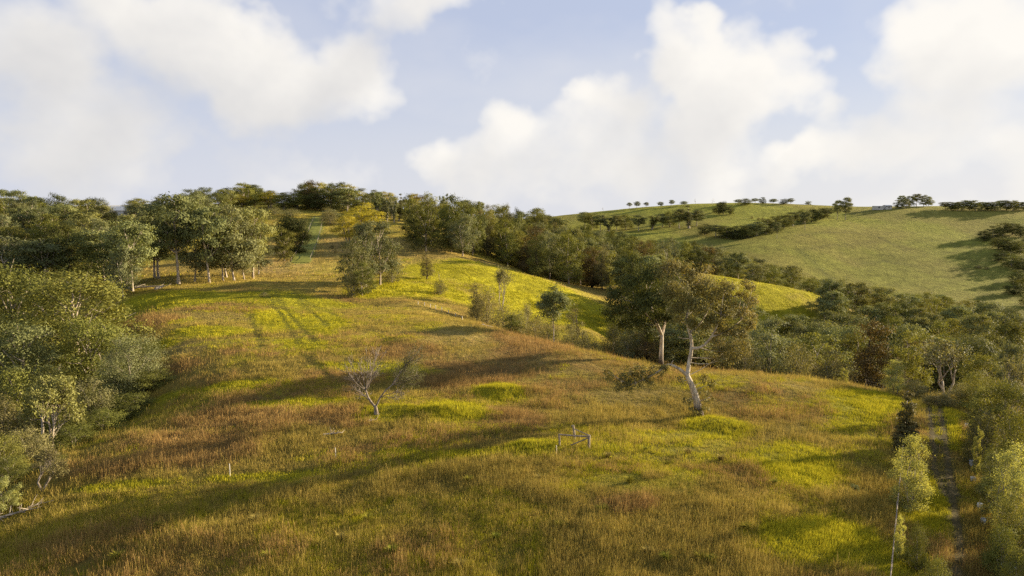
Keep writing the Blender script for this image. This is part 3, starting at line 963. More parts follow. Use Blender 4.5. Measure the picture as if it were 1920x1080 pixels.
# beside the lane and in the upper paddock
tree_at('fig', 548, 405, 246, 74, 'dense dark round tree standing left of the green lane', var=0)
tree_on('green', 533, 489, 60, 44, 'olive green tree in front of the dense round tree by the lane', var=1)
tree_at('greygum', 622, 392, 318, 44, 'grey feathery tree at the upper right end of the lane', var=1)
tree_on('shrub', 618, 421, 32, 42, 'silvery grey spreading shrub right of the upper lane fence', var=2)
tree_on('wattle', 684, 440, 58, 76, 'bright yellow green wattle above the central gum group', 'wattles in the upper paddock', var=0)
tree_on('wattle', 655, 462, 58, 62, 'yellow green wattle left of and below the bright one', 'wattles in the upper paddock', var=1)
tree_on('shrub', 545, 406, 15, 48, 'dark low hedge-like shrub at the top of the lane', var=0)
tree_on('shrub', 515, 402, 14, 34, 'pale low shrub left of the hedge-like shrub at the lane top', var=1)
CG = 'central group of gums on the saddle'
tree_on('greygum', 712, 534, 118, 90, 'tall grey gum with dark trunk, right half of the central group', CG, var=0)
tree_on('greygum', 664, 546, 100, 70, 'grey gum leaning in the left half of the central group', CG, var=1)
tree_on('greygum', 686, 538, 122, 60, 'slim grey gum in the middle of the central group', CG, var=2)
tree_on('green', 680, 555, 62, 52, 'green bushy tree at the foot of the central gum group', CG, var=2)
tree_on('shrub', 735, 530, 60, 46, 'brownish shrub at the right foot of the central gum group', CG, var=3)
tree_on('shrub', 660, 556, 48, 40, 'grey bush at the left foot of the central gum group', CG, var=1)
tree_on('cone', 800, 523, 56, 32, 'lone egg-shaped she-oak on the saddle right of the central gums', var=0)
tree_on('shrub', 825, 552, 30, 32, 'round grey shrub below the lone she-oak', var=0)
tree_on('bare', 824, 528, 20, 10, 'tiny white dead tree behind the round grey shrub')
tree_on('shrub', 495, 556, 9, 20, 'small dark shrub alone on the upper near meadow')
for i, (px, pb, h, w) in enumerate([(623, 466, 9, 9), (632, 487, 9, 12), (629, 474, 8, 7), (540, 500, 10, 14)]):
    tree_on('shrub', px, pb, h, w, ['upper of three small dark bushes below the lane', 'lower right of three small dark bushes below the lane', 'middle of three small dark bushes below the lane', 'low bush below the left foot of the lane'][i], 'small bushes below the lane')
# gully behind the near crest
GS = 'shrubs in the gully behind the near crest'
for i, (k, px, pt, Y, w) in enumerate([('cone', 892, 530, 152, 42), ('shrub', 912, 536, 150, 66), ('thin', 940, 502, 172, 52), ('shrub', 945, 568, 142, 60), ('shrub', 975, 582, 138, 60), ('shrub', 1005, 590, 134, 56), ('green', 960, 590, 136, 46),
                                       ('shrub', 1030, 598, 130, 50), ('cone', 1079, 572, 133, 62), ('shrub', 1070, 606, 124, 50), ('shrub', 1105, 622, 120, 50), ('shrub', 1148, 606, 124, 56), ('shrub', 1180, 622, 118, 60),
                                       ('thin', 985, 566, 150, 26), ('brown', 1215, 620, 116, 70), ('green', 1170, 585, 150, 70)]):
    tree_at(k, px, pt, Y, w, f'{LOOK[k]} in the gully behind the near crest, {("first", "second", "third", "fourth", "sixth", "eighth", "fifth", "ninth", "eleventh", "tenth", "twelfth", "thirteenth", "fifteenth", "seventh", "sixteenth", "fourteenth")[i]} from the left', GS)
tree_at('tallgum', 1040, 538, 122, 70, 'lone flat-crowned gum with a straight white trunk before the bright meadow')
# along the right-hand boundary
RB = 'trees and bushes along the right boundary'
for k, px, pt, Y, w, lab in [
    ('brown', 1640, 606, 108, 105, 'russet brown tree behind the crest fence'),
    ('green', 1705, 622, 106, 80, 'yellowish tree right of the russet tree behind the crest fence'),
    ('feathery', 1680, 676, 89, 44, 'pale green sapling standing on the crest fence'),
    ('nearpale', 1583, 690, 93, 18, 'small bright sapling left of the crest fence sapling'),
    ('nearscrub', 1720, 712, 88, 60, 'green bush right of the crest fence sapling'),
    ('thin', 1780, 640, 92, 130, 'spreading dark limbed half-bare tree beyond the track end'),
    ('shrub', 1560, 650, 104, 90, 'dark bush behind the crest left of the russet tree'),
    ('shrub', 1500, 640, 108, 90, 'dark bush behind the crest, second left of the russet tree'),
    ('greygum', 1440, 595, 112, 95, 'pale trunked grey gum behind the crest right of the big white gum'),
    ('shrub', 1395, 640, 106, 80, 'bush behind the crest just right of the big white gum'),
    ('nearscrub', 1835, 695, 80, 80, 'rounded green bush beyond the far end of the track'),
    ('shrub', 1880, 715, 78, 60, 'grey bush below the slim pale trunks at the right border'),
    ('greygum', 1897, 640, 76, 60, 'slim gum with a pale crooked trunk at the right border'),
    ('thin', 1915, 655, 70, 60, 'thin trunked tree cut by the right border'),
    ('feathery', 1845, 728, 66, 46, 'slender sapling left of the bright bush on the right'),
    ('nearleafy', 1888, 715, 63, 125, 'bright green bushy tree at the right border by the track'),
    ('nearscrub', 1850, 770, 60, 75, 'green bush at the foot of the bright bushy tree'),
    ('nearpale', 1836, 802, 57, 18, 'tiny yellow sapling beside the track below the slender sapling'),
    ('feathery', 1905, 835, 47, 90, 'pale green bush at the right border, lower than the bushy tree'),
    ('nearscrub', 1900, 930, 42, 90, 'dark bush with fine stems at the right border'),
    ('nearscrub', 1905, 765, 55, 95, 'green bush cut by the right border above the lower pale bush'),
    ('nearscrub', 1868, 838, 53, 60, 'low green bush beside the third farthest tree guard'),
    ('nearleafy', 1870, 850, 49, 65, 'young leafy tree left of the lower pale bush'),
    ('nearscrub', 1885, 985, 40, 75, 'green bush right of the tree guards near the bottom'),
    ('nearscrub', 1915, 1030, 37, 80, 'bush in the bottom right corner'),
    ('nearscrub', 1800, 720, 82, 70, 'green bush under the spreading half-bare tree'),
    ('green', 1850, 660, 90, 90, 'leafy tree behind the rounded green bush at the track end'),
    ('nearscrub', 1760, 735, 80, 60, 'dark green bush right where the track ends'),
    ('youngcone', 1704, 738, 60, 48, 'dark pointed conifer on the rail fence line'),
    ('feathery', 1712, 818, 48.5, 76, 'pale grey-green sapling on the rail fence line below the conifer'),
    ('nearpale', 1690, 968, 41, 22, 'tiny yellow green sapling at the rail fence'),
    ('nearscrub', 1722, 985, 40, 55, 'low weedy bush right of the rail fence near the bottom'),
    ('nearscrub', 1760, 1045, 36.5, 70, 'low pale weedy bush at the bottom right of the rail fence'),
]:
    tree_at(k, px, pt, Y, w, lab, RB, minh=0.7)
# off to the right, outside the frame: the belt goes on along the boundary (its shade falls across the corner)
for i, (x, y, H, Wd, k) in enumerate([(36, 31, 6, 6, 'nearscrub'), (40, 35, 8, 7, 'nearleafy'), (44, 40, 9, 7, 'green'), (48, 45, 10, 7, 'nearleafy'), (55, 44, 11, 8, 'green'), (53, 50, 10, 7, 'gum'), (62, 50, 12, 9, 'green')]):
    plant(k, x, y, H, Wd, f'{("first", "second", "third", "fourth", "fifth", "sixth", "seventh")[i]} tree of the boundary belt beyond the right border', 'boundary belt beyond the right border')

# ------------------------------------------------------------------ woods: each tree placed, those hidden behind others left out
MASK = np.zeros((135, 240), bool)
MX, MY = np.meshgrid((np.arange(240) + 0.5) * 8, (np.arange(135) + 0.5) * 8)


def project(x, y, z):
    zz = z - CAMZ
    d = y * CP - zz * SP
    return 960 + F * x / d, 540 - F * (y * SP + zz * CP) / d


def screen(x, y, H, Wd):
    z = float(height(x, y)[0])
    px, pt = project(x, y, z + H)
    _, pb = project(x, y, z)
    return px, pt, pb, Wd * F / y


def ground_hides(x, y, z):
    t_ = np.linspace(0.15, 0.985, 60)
    return bool((height(x * t_, y * t_) > CAMZ + (z - CAMZ) * t_ + 0.3).any())


def shade_mask(px, pt, pb, w, solid=0.9):
    e = ((MX - px) / (w / 2 * solid)) ** 2 + ((MY - (pt + pb) / 2) / ((pb - pt) / 2)) ** 2 < 1
    vis = (e & ~MASK).sum() / max(1, e.sum())
    return e, vis, e.sum()


def env(px, pts):
    a = np.array(pts, float)
    return np.interp(px, a[:, 0], a[:, 1])


ORD = ('first second third fourth fifth sixth seventh eighth ninth tenth eleventh twelfth thirteenth fourteenth fifteenth sixteenth seventeenth eighteenth nineteenth twentieth '
       'twenty-first twenty-second twenty-third twenty-fourth twenty-fifth twenty-sixth twenty-seventh twenty-eighth twenty-ninth thirtieth').split()
SKYLINE = [(-200, 352), (0, 352), (50, 362), (205, 378), (300, 376), (370, 350), (410, 362), (455, 345), (500, 362), (580, 342), (640, 340), (680, 355), (740, 368), (820, 366), (960, 385), (1050, 392), (1095, 418), (1200, 442), (1300, 455),
           (1400, 474), (1500, 500), (1560, 516), (1700, 546), (1800, 556), (1920, 592), (2200, 600)]
NEARLINE = [(1000, 560), (1130, 590), (1380, 600), (1430, 600), (1560, 640), (1640, 615), (1720, 630), (1920, 640), (2200, 640)]
rs = np.random.RandomState(9)
CAND = []


def zone(name, group, n, pxr, Yr, Hr, Wr, kinds, wts, gap=0.5, accept=None, line=SKYLINE):
    got = []
    for _ in range(n * 14):
        if len(got) >= n:
            break
        px = rs.uniform(*pxr)
        Y = math.sqrt(rs.uniform(Yr[0] ** 2, Yr[1] ** 2))
        x = (px - 960) / F * Y
        H, Wd = rs.uniform(*Hr), rs.uniform(*Wr)
        k = kinds[rs.choice(len(kinds), p=np.array(wts) / sum(wts))]
        if k in ('cone', 'column'):
            Wd *= 0.62
        if k in ('shrub',):
            H *= 0.55
        if any(math.hypot(x - q[0], Y - q[1]) < gap * 0.5 * (Wd + q[3]) for q in got):
            continue
        spx, pt, pb, w = screen(x, Y, H, Wd)
        lim = env(spx, line)
        if pt < lim:
            z0 = float(height(x, Y)[0])
            H2 = CAMZ + ray(spx, lim + rs.uniform(-5, 18))[1] * Y - z0
            if H2 < H * 0.45:
                continue
            H = H2
            pt = lim
        if accept is not None and not accept(spx, pt, pb, Y, w):
            continue
        got.append((x, Y, H, Wd, k))
    for g in got:
        CAND.append((*g, name, group))


def keep_strip(px, pt, pb, Y, w):           # leave the view of the two meadows open
    if 1290 < px < 1545 and Y < 293 and pt < 512 + (px - 1290) * 0.17 + 28:
        return False
    if 1290 - w / 2 < px < 1545 + w / 2 and 285 < Y < 312 and px < 1540:
        return False
    return True


def clear_meadow(px, pt, pb, Y, w):         # back edge of the bright meadow: the wood begins behind it
    e = env(px, [(760, 470), (870, 482), (1000, 518), (1130, 570), (1150, 575)])
    return pb < e + 6 or px > 1150


def left_ok(px, pt, pb, Y, w):              # keep off the meadow top and the paddock
    if 182 < px < 252 and pt < 400 + (px < 192) * -20 and Y < 352:
        return False
    return not (px + w / 2 > 250 and Y < 200) and not (px > 430 and pb > 400)


zone('left gully', 'trees in the left gully', 34, (-260, 150), (112, 172), (10, 15), (8, 12), ['gum', 'green', 'round', 'greygum'], [3, 3, 1, 1], 0.48)
zone('left wood', 'trees of the left wood', 150, (-200, 455), (196, 345), (10, 16), (10, 15), ['gum', 'green', 'greygum', 'round'], [4, 3, 1.5, 1.2], 0.48, left_ok)
zone('hilltop wood', 'trees of the hilltop wood', 90, (300, 800), (350, 425), (11, 18), (11, 17), ['round', 'gum', 'green', 'wattle', 'brown'], [4, 2, 2, 1.2, 0.4], 0.48)
zone('regrowth ridge', 'gums of the regrowth ridge', 75, (690, 985), (322, 420), (13, 19), (8, 12), ['column', 'greygum', 'green', 'round'], [5, 1, 1, 1], 0.48, lambda px, pt, pb, Y, w: not (px < 800 and pb > 418))
zone('valley wood', 'trees of the valley wood', 200, (775, 1330), (250, 420), (14, 20), (10, 15), ['gum', 'green', 'round', 'greygum', 'brown', 'cone'], [3, 3, 2, 1.6, 0.25, 1], 0.48, lambda *a: keep_strip(*a) and clear_meadow(*a))
zone('right valley', 'trees of the right valley wood', 90, (1120, 2080), (118, 160), (10, 15), (9, 13), ['gum', 'green', 'round', 'greygum', 'brown', 'shrub'], [3, 3, 2, 1.5, 0.6, 1], 0.48, lambda px, pt, pb, Y, w: px > 1180, line=NEARLINE)
zone('deep valley', 'trees of the deep valley wood', 150, (1180, 2060), (165, 288), (13, 19), (10, 14), ['gum', 'green', 'round', 'greygum', 'wattle'], [4, 3, 2, 2, 0.3], 0.48, keep_strip)
zone('far valley', 'trees of the far valley wood', 120, (1180, 2060), (312, 425), (13, 19), (10, 15), ['gum', 'green', 'round', 'greygum'], [4, 3, 2, 1.5], 0.48)
CAND.sort(key=lambda c: c[1])
for o, k in TREES:                           # the trees already standing
    x, y = o.location.x, o.location.y
    kk = KINDS[k][0]
    s_ = screen(x, y, o.scale.z * 1.0, o.scale.x * kk['w'])
    if y < 260 and k not in ('bare', 'thin', 'dry'):
        MASK |= shade_mask(*s_, 0.75)[0]
KEPT = {}
for x, y, H, Wd, k, zn, gr in CAND:
    px, pt, pb, w = screen(x, y, H, Wd)
    if px + w / 2 < -30 or px - w / 2 > 1950:
        if zn == 'right valley' and px < 2080:
            nout = globals().get('nout', 0) + 1
            plant(k, x, y, H, Wd, f'{LOOK[k]} of the valley wood beyond the right border, {ORD[nout - 1]} by distance', 'valley wood beyond the right border')
        continue
    if ground_hides(x, y, float(height(x, y)[0]) + H * 0.82):
        continue
    e, vis, npx = shade_mask(px, pt, pb, w)
    if vis < 0.07:
        continue
    MASK |= shade_mask(px, pt, pb - 0.25 * (pb - pt), w, 0.7)[0]
    KEPT.setdefault((zn, gr), []).append((x, y, H, Wd, k, px))
for (zn, gr), lst in KEPT.items():
    lst.sort(key=lambda q: q[1])
    nr = max(1, min(7, round(len(lst) / 13)))
    for r_ in range(nr):
        row = lst[r_ * len(lst) // nr:(r_ + 1) * len(lst) // nr]
        row.sort(key=lambda q: q[5])
        rn = ('front', 'second', 'third', 'fourth', 'fifth', 'sixth', 'seventh')[r_] if r_ < nr - 1 or nr == 1 else 'back'
        for i, (x, y, H, Wd, k, px) in enumerate(row):
            plant(k, x, y, H, Wd, f'{LOOK[k]}, {ORD[min(i, 29)]} from the left in the {rn} row of the {zn}', gr)
print('WOOD', {k[0]: len(v) for k, v in KEPT.items()}, len(TREES))

# ------------------------------------------------------------------ trees of the far hill
FH = 'trees on the far hill'


def row_far(items, words, group, kinds=('gum', 'round'), wide=1.3):
    for i, (px, pb, h, w) in enumerate(sorted(items)):
        k = kinds[i % len(kinds)]
        tree_on(k, px, pb, h, w * wide, f'{words}, {ORD[i]} from the left', group)


row_far([(1180, 391, 11, 9), (1194, 390, 12, 11), (1212, 388.5, 9, 9), (1238, 389.5, 11, 10), (1259, 387, 12, 10), (1283, 385.5, 8, 13)], 'small lone tree on the far left crest', 'lone trees on the far crest', ('gum',))
row_far([(1131, 397, 9, 5), (1304, 385, 13, 6), (1335, 384, 14, 8), (1461, 386, 15, 7)], 'tiny dead tree standing on the far crest', 'dead trees on the far crest', ('bare',))
row_far([(1348, 402, 17, 14), (1356, 402, 24, 14), (1370, 402, 15, 14), (1340, 399, 10, 10)], 'dark tree of the small clump below the far crest', 'small clump below the far crest', ('round',))
row_far([(1350, 387, 8, 14), (1384, 383, 9, 14), (1398, 385, 13, 20), (1416, 381, 9, 12), (1430, 382, 12, 12), (1450, 382, 9, 14), (1470, 383, 10, 16), (1482, 383, 11, 12)], 'small dark tree on the crest above the hedge', 'trees on the far crest above the hedge', ('round', 'gum'))
row_far([(1096, 428, 30, 22), (1110, 431, 30, 20), (1126, 433, 30, 20), (1142, 434, 30, 20), (1156, 433, 29, 18), (1174, 430, 28, 22), (1198, 433, 30, 20), (1222, 430, 26, 20), (1242, 426, 25, 20), (1256, 425, 28, 20), (1274, 428, 36, 22), (1292, 428, 42, 24), (1306, 424, 30, 20)],
        'tree of the plantation row below the far crest', 'plantation row below the far crest', ('gum', 'green', 'gum', 'column'), 1.7)
row_far([(1322, 440, 20, 24), (1342, 444, 22, 26), (1362, 446, 22, 28), (1380, 448, 24, 28), (1400, 446, 24, 26), (1418, 442, 26, 26), (1436, 438, 28, 26), (1452, 434, 28, 24), (1470, 428, 26, 24), (1488, 424, 26, 24), (1505, 420, 26, 22), (1522, 416, 24, 22), (1538, 412, 22, 24), (1552, 408, 18, 20)],
        'dark tree of the far hedge crossing the hill', 'far hedge across the hill', ('round', 'gum', 'green', 'round'), 1.6)
for px, pb, h, w, lab in [(1509, 431, 34, 22, 'pale trunked gum standing out before the far hedge'), (1457, 447, 30, 16, 'slim pale gum before the lower far hedge'),
                          (1569, 413, 37, 20, 'left of two tall pale trunked gums at the far hedge end'), (1585, 413, 42, 24, 'right of two tall pale trunked gums at the far hedge end')]:
    tree_on('gum', px, pb, h, w, lab, 'pale gums at the far hedge')
row_far([(1515, 384, 7, 10), (1530, 384, 8, 12), (1548, 384, 18, 16), (1560, 384, 18, 14), (1594, 385, 20, 18), (1605, 387, 15, 18), (1612, 384, 20, 14), (1622, 385, 17, 14), (1634, 385, 17, 14), (1648, 385, 19, 16), (1658, 385, 16, 12)],
        'tree of the crest grove left of the far shed', 'crest grove left of the far shed', ('green', 'gum', 'column'))
row_far([(1684, 391, 16, 15), (1698, 391, 18, 15), (1690, 389, 22, 12), (1706, 388, 20, 16), (1718, 387, 23, 16), (1732, 387, 21, 17), (1742, 387, 18, 14), (1758, 386, 18, 13)], 'rounded tree of the crest grove right of the far shed', 'crest grove right of the far shed', ('green', 'gum', 'greygum'))
row_far([(1772 + i * 11.5, 393 + (i % 3), 14 + (i * 7 % 6), 17) for i in range(14)], 'tree of the long crest row running to the right border', 'long crest row at the right', ('gum', 'round', 'green'), 1.5)
row_far([(1846, 452, 20, 22), (1862, 446, 22, 24), (1880, 442, 24, 26), (1898, 440, 22, 26), (1914, 444, 20, 24), (1872, 466, 20, 26), (1892, 470, 22, 28), (1912, 476, 24, 28), (1878, 490, 20, 26), (1898, 500, 24, 30), (1918, 508, 24, 30), (1908, 530, 24, 30),
         (1900, 552, 22, 28), (1922, 548, 26, 30), (1930, 575, 26, 32), (1935, 460, 22, 28), (1940, 490, 24, 30), (1942, 525, 24, 30)], 'dark tree of the copse on the far right slope', 'copse on the far right slope', ('round', 'green', 'round'))
row_far([(1850, 505, 6, 8), (1834, 503, 6, 12), (1410, 410, 5, 6), (1422, 412, 5, 6), (1430, 412, 5, 6)], 'small bush dotted on the far slope', 'small bushes on the far slope', ('shrub',))
print('TREES', len(TREES))


# ------------------------------------------------------------------ the big white gum (built in metres round its own foot)
def at_px(px, py, Y, foot):
    u, s = ray(px, py)
    return np.array([u * Y - foot[0], Y - foot[1], CAMZ + s * Y - foot[2]])


def big_gum():
    rs = np.random.RandomState(4)
    ft = hit(1311, 781)
    o = empty('gum_tree', tuple(ft))
    Y0 = ft[1]
    P = lambda px, py, dy=0.0: at_px(px, py, Y0 + dy, ft)

    def smooth(pts, n=10):
        pts = np.array(pts)
        t_ = np.linspace(0, len(pts) - 1, n)
        out = np.zeros((n, 3))
        for c in range(3):
            out[:, c] = np.interp(t_, np.arange(len(pts)), pts[:, c])
        for _ in range(2):
            out[1:-1] = 0.5 * out[1:-1] + 0.25 * (out[:-2] + out[2:])
        return out
    w = Wood()
    base = P(1311, 781) + [0, 0, -0.3]
    tr = smooth([base, P(1309, 762), P(1304, 742), P(1297, 722), P(1289, 705)], 12)
    w.tube(tr, np.linspace(0.44, 0.26, 12) + 0.28 * np.exp(-np.arange(12) * 0.9), 12)
    fork = tr[-1]
    right = smooth([fork, P(1291, 684, .2), P(1296, 663, .3), P(1298, 641, .2), P(1291, 616, 0), P(1285, 596, -.3), P(1293, 575, 0), P(1290, 545, .2)], 18)
    w.tube(right, np.linspace(0.24, 0.07, 18), 9)
    left = smooth([fork, P(1275, 692, -.3), P(1258, 684, -.6), P(1250, 684, -.8)], 10)
    w.tube(left, np.linspace(0.20, 0.11, 10), 9)
    droop = smooth([left[8], P(1243, 690, -1.0), P(1236, 696, -1.2), P(1222, 704, -1.6), P(1200, 716, -1.8), P(1178, 722, -2)], 9)
    w.tube(droop, np.linspace(0.13, 0.03, 9), 6)
    r2 = smooth([right[6], P(1314, 655, -.5), P(1332, 636, -1), P(1344, 614, -1.2), P(1352, 590, -1.2)], 10)
    w.tube(r2, np.linspace(0.17, 0.05, 10), 7)
    r3 = smooth([r2[5], P(1350, 628, -.6), P(1372, 615, 0), P(1390, 600, .5)], 7)
    w.tube(r3, np.linspace(0.10, 0.03, 7), 5)
    r4 = smooth([right[9], P(1310, 612, 1), P(1325, 590, 1.5), P(1335, 560, 2)], 7)
    w.tube(r4, np.linspace(0.12, 0.04, 7), 5)
    stubs = [(right[8], P(1284, 634, -.5)), (right[8], P(1272, 632, -.6)), (right[11], P(1300, 605, -.4)), (left[6], P(1262, 676, -.9))]
    for a, b in stubs:
        w.tube(bend(a, b, rs, 0.2, 4), np.linspace(0.07, 0.03, 4), 5)
    limbs = [right, r2, r3, r4]
    allp = np.concatenate(limbs)
    # foliage masses: px, py, depth, radius in px
    M = [(1250, 505, 0, 20), (1255, 545, -1, 22), (1282, 515, .5, 26), (1290, 548, 0, 26), (1262, 500, 1, 18), (1315, 530, 0, 24), (1320, 560, .5, 26), (1345, 545, 1, 22), (1352, 575, 0, 24), (1375, 555, .5, 20), (1398, 535, 1, 14),
         (1398, 560, 1, 17), (1385, 585, 0, 22), (1405, 590, 1, 13), (1340, 600, 0, 20), (1360, 625, -.5, 22), (1385, 620, 0, 20), (1345, 650, -.5, 20), (1370, 655, -.5, 18), (1350, 675, -.5, 14), (1320, 615, 1, 16), (1300, 580, 1, 20),
         (1270, 580, -1, 20), (1300, 535, 3, 26), (1350, 560, 3.5, 24), (1270, 600, 1, 14), (1405, 615, .5, 10), (1290, 500, 1, 16),
         (1293, 606, -1.6, 18), (1302, 572, -2.2, 24), (1338, 606, -2, 20), (1326, 575, -2.2, 24), (1270, 540, -3, 22), (1365, 590, -2, 22), (1390, 640, -.5, 16), (1372, 672, 0, 14), (1335, 668, .5, 14), (1360, 540, -1, 20), (1408, 565, 0, 15), (1400, 605, -.5, 16), (1410, 540, .5, 11), (1325, 505, 1, 14), (1395, 660, 0, 11)]
    Ml = [(1150, 705, -1.5, 14), (1170, 715, -2, 17), (1190, 722, -2, 17), (1180, 698, -2, 16), (1205, 705, -1.6, 17), (1228, 695, -1.4, 14), (1243, 690, -1, 10), (1162, 728, -2, 10), (1140, 698, -1.5, 8), (1200, 690, -1, 12), (1250, 688, -.8, 9), (1215, 715, -1.8, 12)]
    Mt = [(1322, 712, 0.5, 12), (1335, 720, .3, 10), (1315, 735, .5, 10), (1275, 712, -.3, 8), (1290, 750, -.6, 9), (1330, 745, 0, 10), (1322, 765, -.2, 10), (1300, 770, -.8, 9)]
    k = Y0 / F
    blobs = []
    for px, py, dy, r in M + Ml + Mt:
        c = P(px, py, dy)
        blobs.append((*c, r * k * 1.12))
        src = allp if r > 10 and py < 690 else (droop if px < 1260 else tr)
        j = int(np.argmin(np.linalg.norm(src - c, axis=1) + np.maximum(0, src[:, 2] - c[2]) * 1.2))
        w.tube(bend(src[j], c, rs, 0.25, 5, -0.05), np.linspace(0.05, 0.016, 5), 4)
        for q in range(4):
            d_ = rs.normal(0, 1, 3)
            w.tube(bend(c, c + d_ / np.linalg.norm(d_) * r * k * 0.8, rs, 0.25, 3), np.linspace(0.018, 0.006, 3), 3)
    L = list(fill_blobs(rs, blobs, 27000, 0.27, flat=0.85, sub=9, spread=0.24, droop=0.35, asp=0.36))
    # browned leaf tips gather at the top and the right of the crown
    brownish = np.clip((L[0][:, 0] - P(1330, 560)[0]) / 6, 0, 1) + np.clip((L[0][:, 2] - P(1270, 540)[2]) / 2.0, 0, 1) * (L[0][:, 0] > P(1235, 560)[0])
    L[5] = np.clip(0.5 * L[5] + 0.5 * np.clip(brownish, 0, 1) * rs.uniform(0.3, 1, len(L[5])), 0, 1)
    link('trunk', w.mesh('white_gum_trunk', BARK['hero']), o)
    link('crown', leaves_mesh('white_gum_crown', *L, LEAF['mixed']), o)
    tag(o, 'large leaning white trunked gum alone on the near crest', 'gum tree')


big_gum()


def second_gum():
    """the darker gum just behind the crest, its straight white trunk showing left of the leaning one"""
    rs = np.random.RandomState(8)
    Y0 = 101.0
    x0 = ray(1239, 690)[0] * Y0
    ft = np.array([x0, Y0, float(height(x0, Y0)[0])])
    o = empty('gum_tree', tuple(ft))
    P = lambda px, py, dy=0.0: at_px(px, py, Y0 + dy, ft)
    w = Wood()
    tr = bend((0, 0, -0.3), P(1241, 628), rs, 0.04, 8)
    w.tube(tr, np.linspace(0.36, 0.26, 8) + 0.2 * np.exp(-np.arange(8) * 1.2), 10)
    limbs = []
    for g, r0 in (((1231, 600, -1), 0.24), ((1250, 575, 1), 0.26), ((1190, 570, -2), 0.16), ((1215, 545, 2), 0.18), ((1265, 540, 0), 0.16)):
        p_ = bend(tr[-1], P(*g), rs, 0.12, 7, -0.05)
        w.tube(p_, np.linspace(r0, r0 * 0.35, 7), 7)
        limbs.append(p_)
    allp = np.concatenate(limbs)
    M = [(1155, 560, -2, 22), (1148, 590, -1, 19), (1185, 535, -1.5, 27), (1180, 580, -2.5, 26), (1205, 608, -1.5, 24), (1215, 560, -2.5, 30), (1220, 522, -1, 27), (1240, 595, -2, 24), (1178, 610, -1, 18), (1250, 510, 0, 24), (1258, 548, -2, 26),
         (1150, 545, 1, 15), (1200, 545, 3, 28), (1240, 550, 4, 28), (1230, 512, 3, 22), (1270, 585, 0, 20), (1280, 540, 2, 22), (1190, 600, 3, 22), (1220, 590, 3, 24), (1205, 575, -4, 22), (1240, 570, -4, 22), (1260, 600, -2, 16), (1165, 610, 1, 14), (1222, 632, -1, 13)]
    k = Y0 / F
    blobs = []
    for px, py, dy, r in M:
        c = P(px, py, dy)
        blobs.append((*c, r * k * 0.95))
        j = int(np.argmin(np.linalg.norm(allp - c, axis=1) + np.maximum(0, allp[:, 2] - c[2])))
        w.tube(bend(allp[j], c, rs, 0.25, 5, -0.05), np.linspace(0.07, 0.02, 5), 4)
        for q in range(4):
            d_ = rs.normal(0, 1, 3)
            w.tube(bend(c, c + d_ / np.linalg.norm(d_) * r * k * 0.8, rs, 0.25, 3), np.linspace(0.022, 0.008, 3), 3)
    L = fill_blobs(rs, blobs, 24000, 0.34, flat=0.85, sub=9, spread=0.31, droop=0.2, asp=0.4)
    link('trunk', w.mesh('second_gum_trunk', BARK['hero']), o)
    link('crown', leaves_mesh('second_gum_crown', *L, LEAF['round']), o)
    tag(o, 'dark green gum with a straight white trunk just behind the leaning gum', 'gum tree')


second_gum()


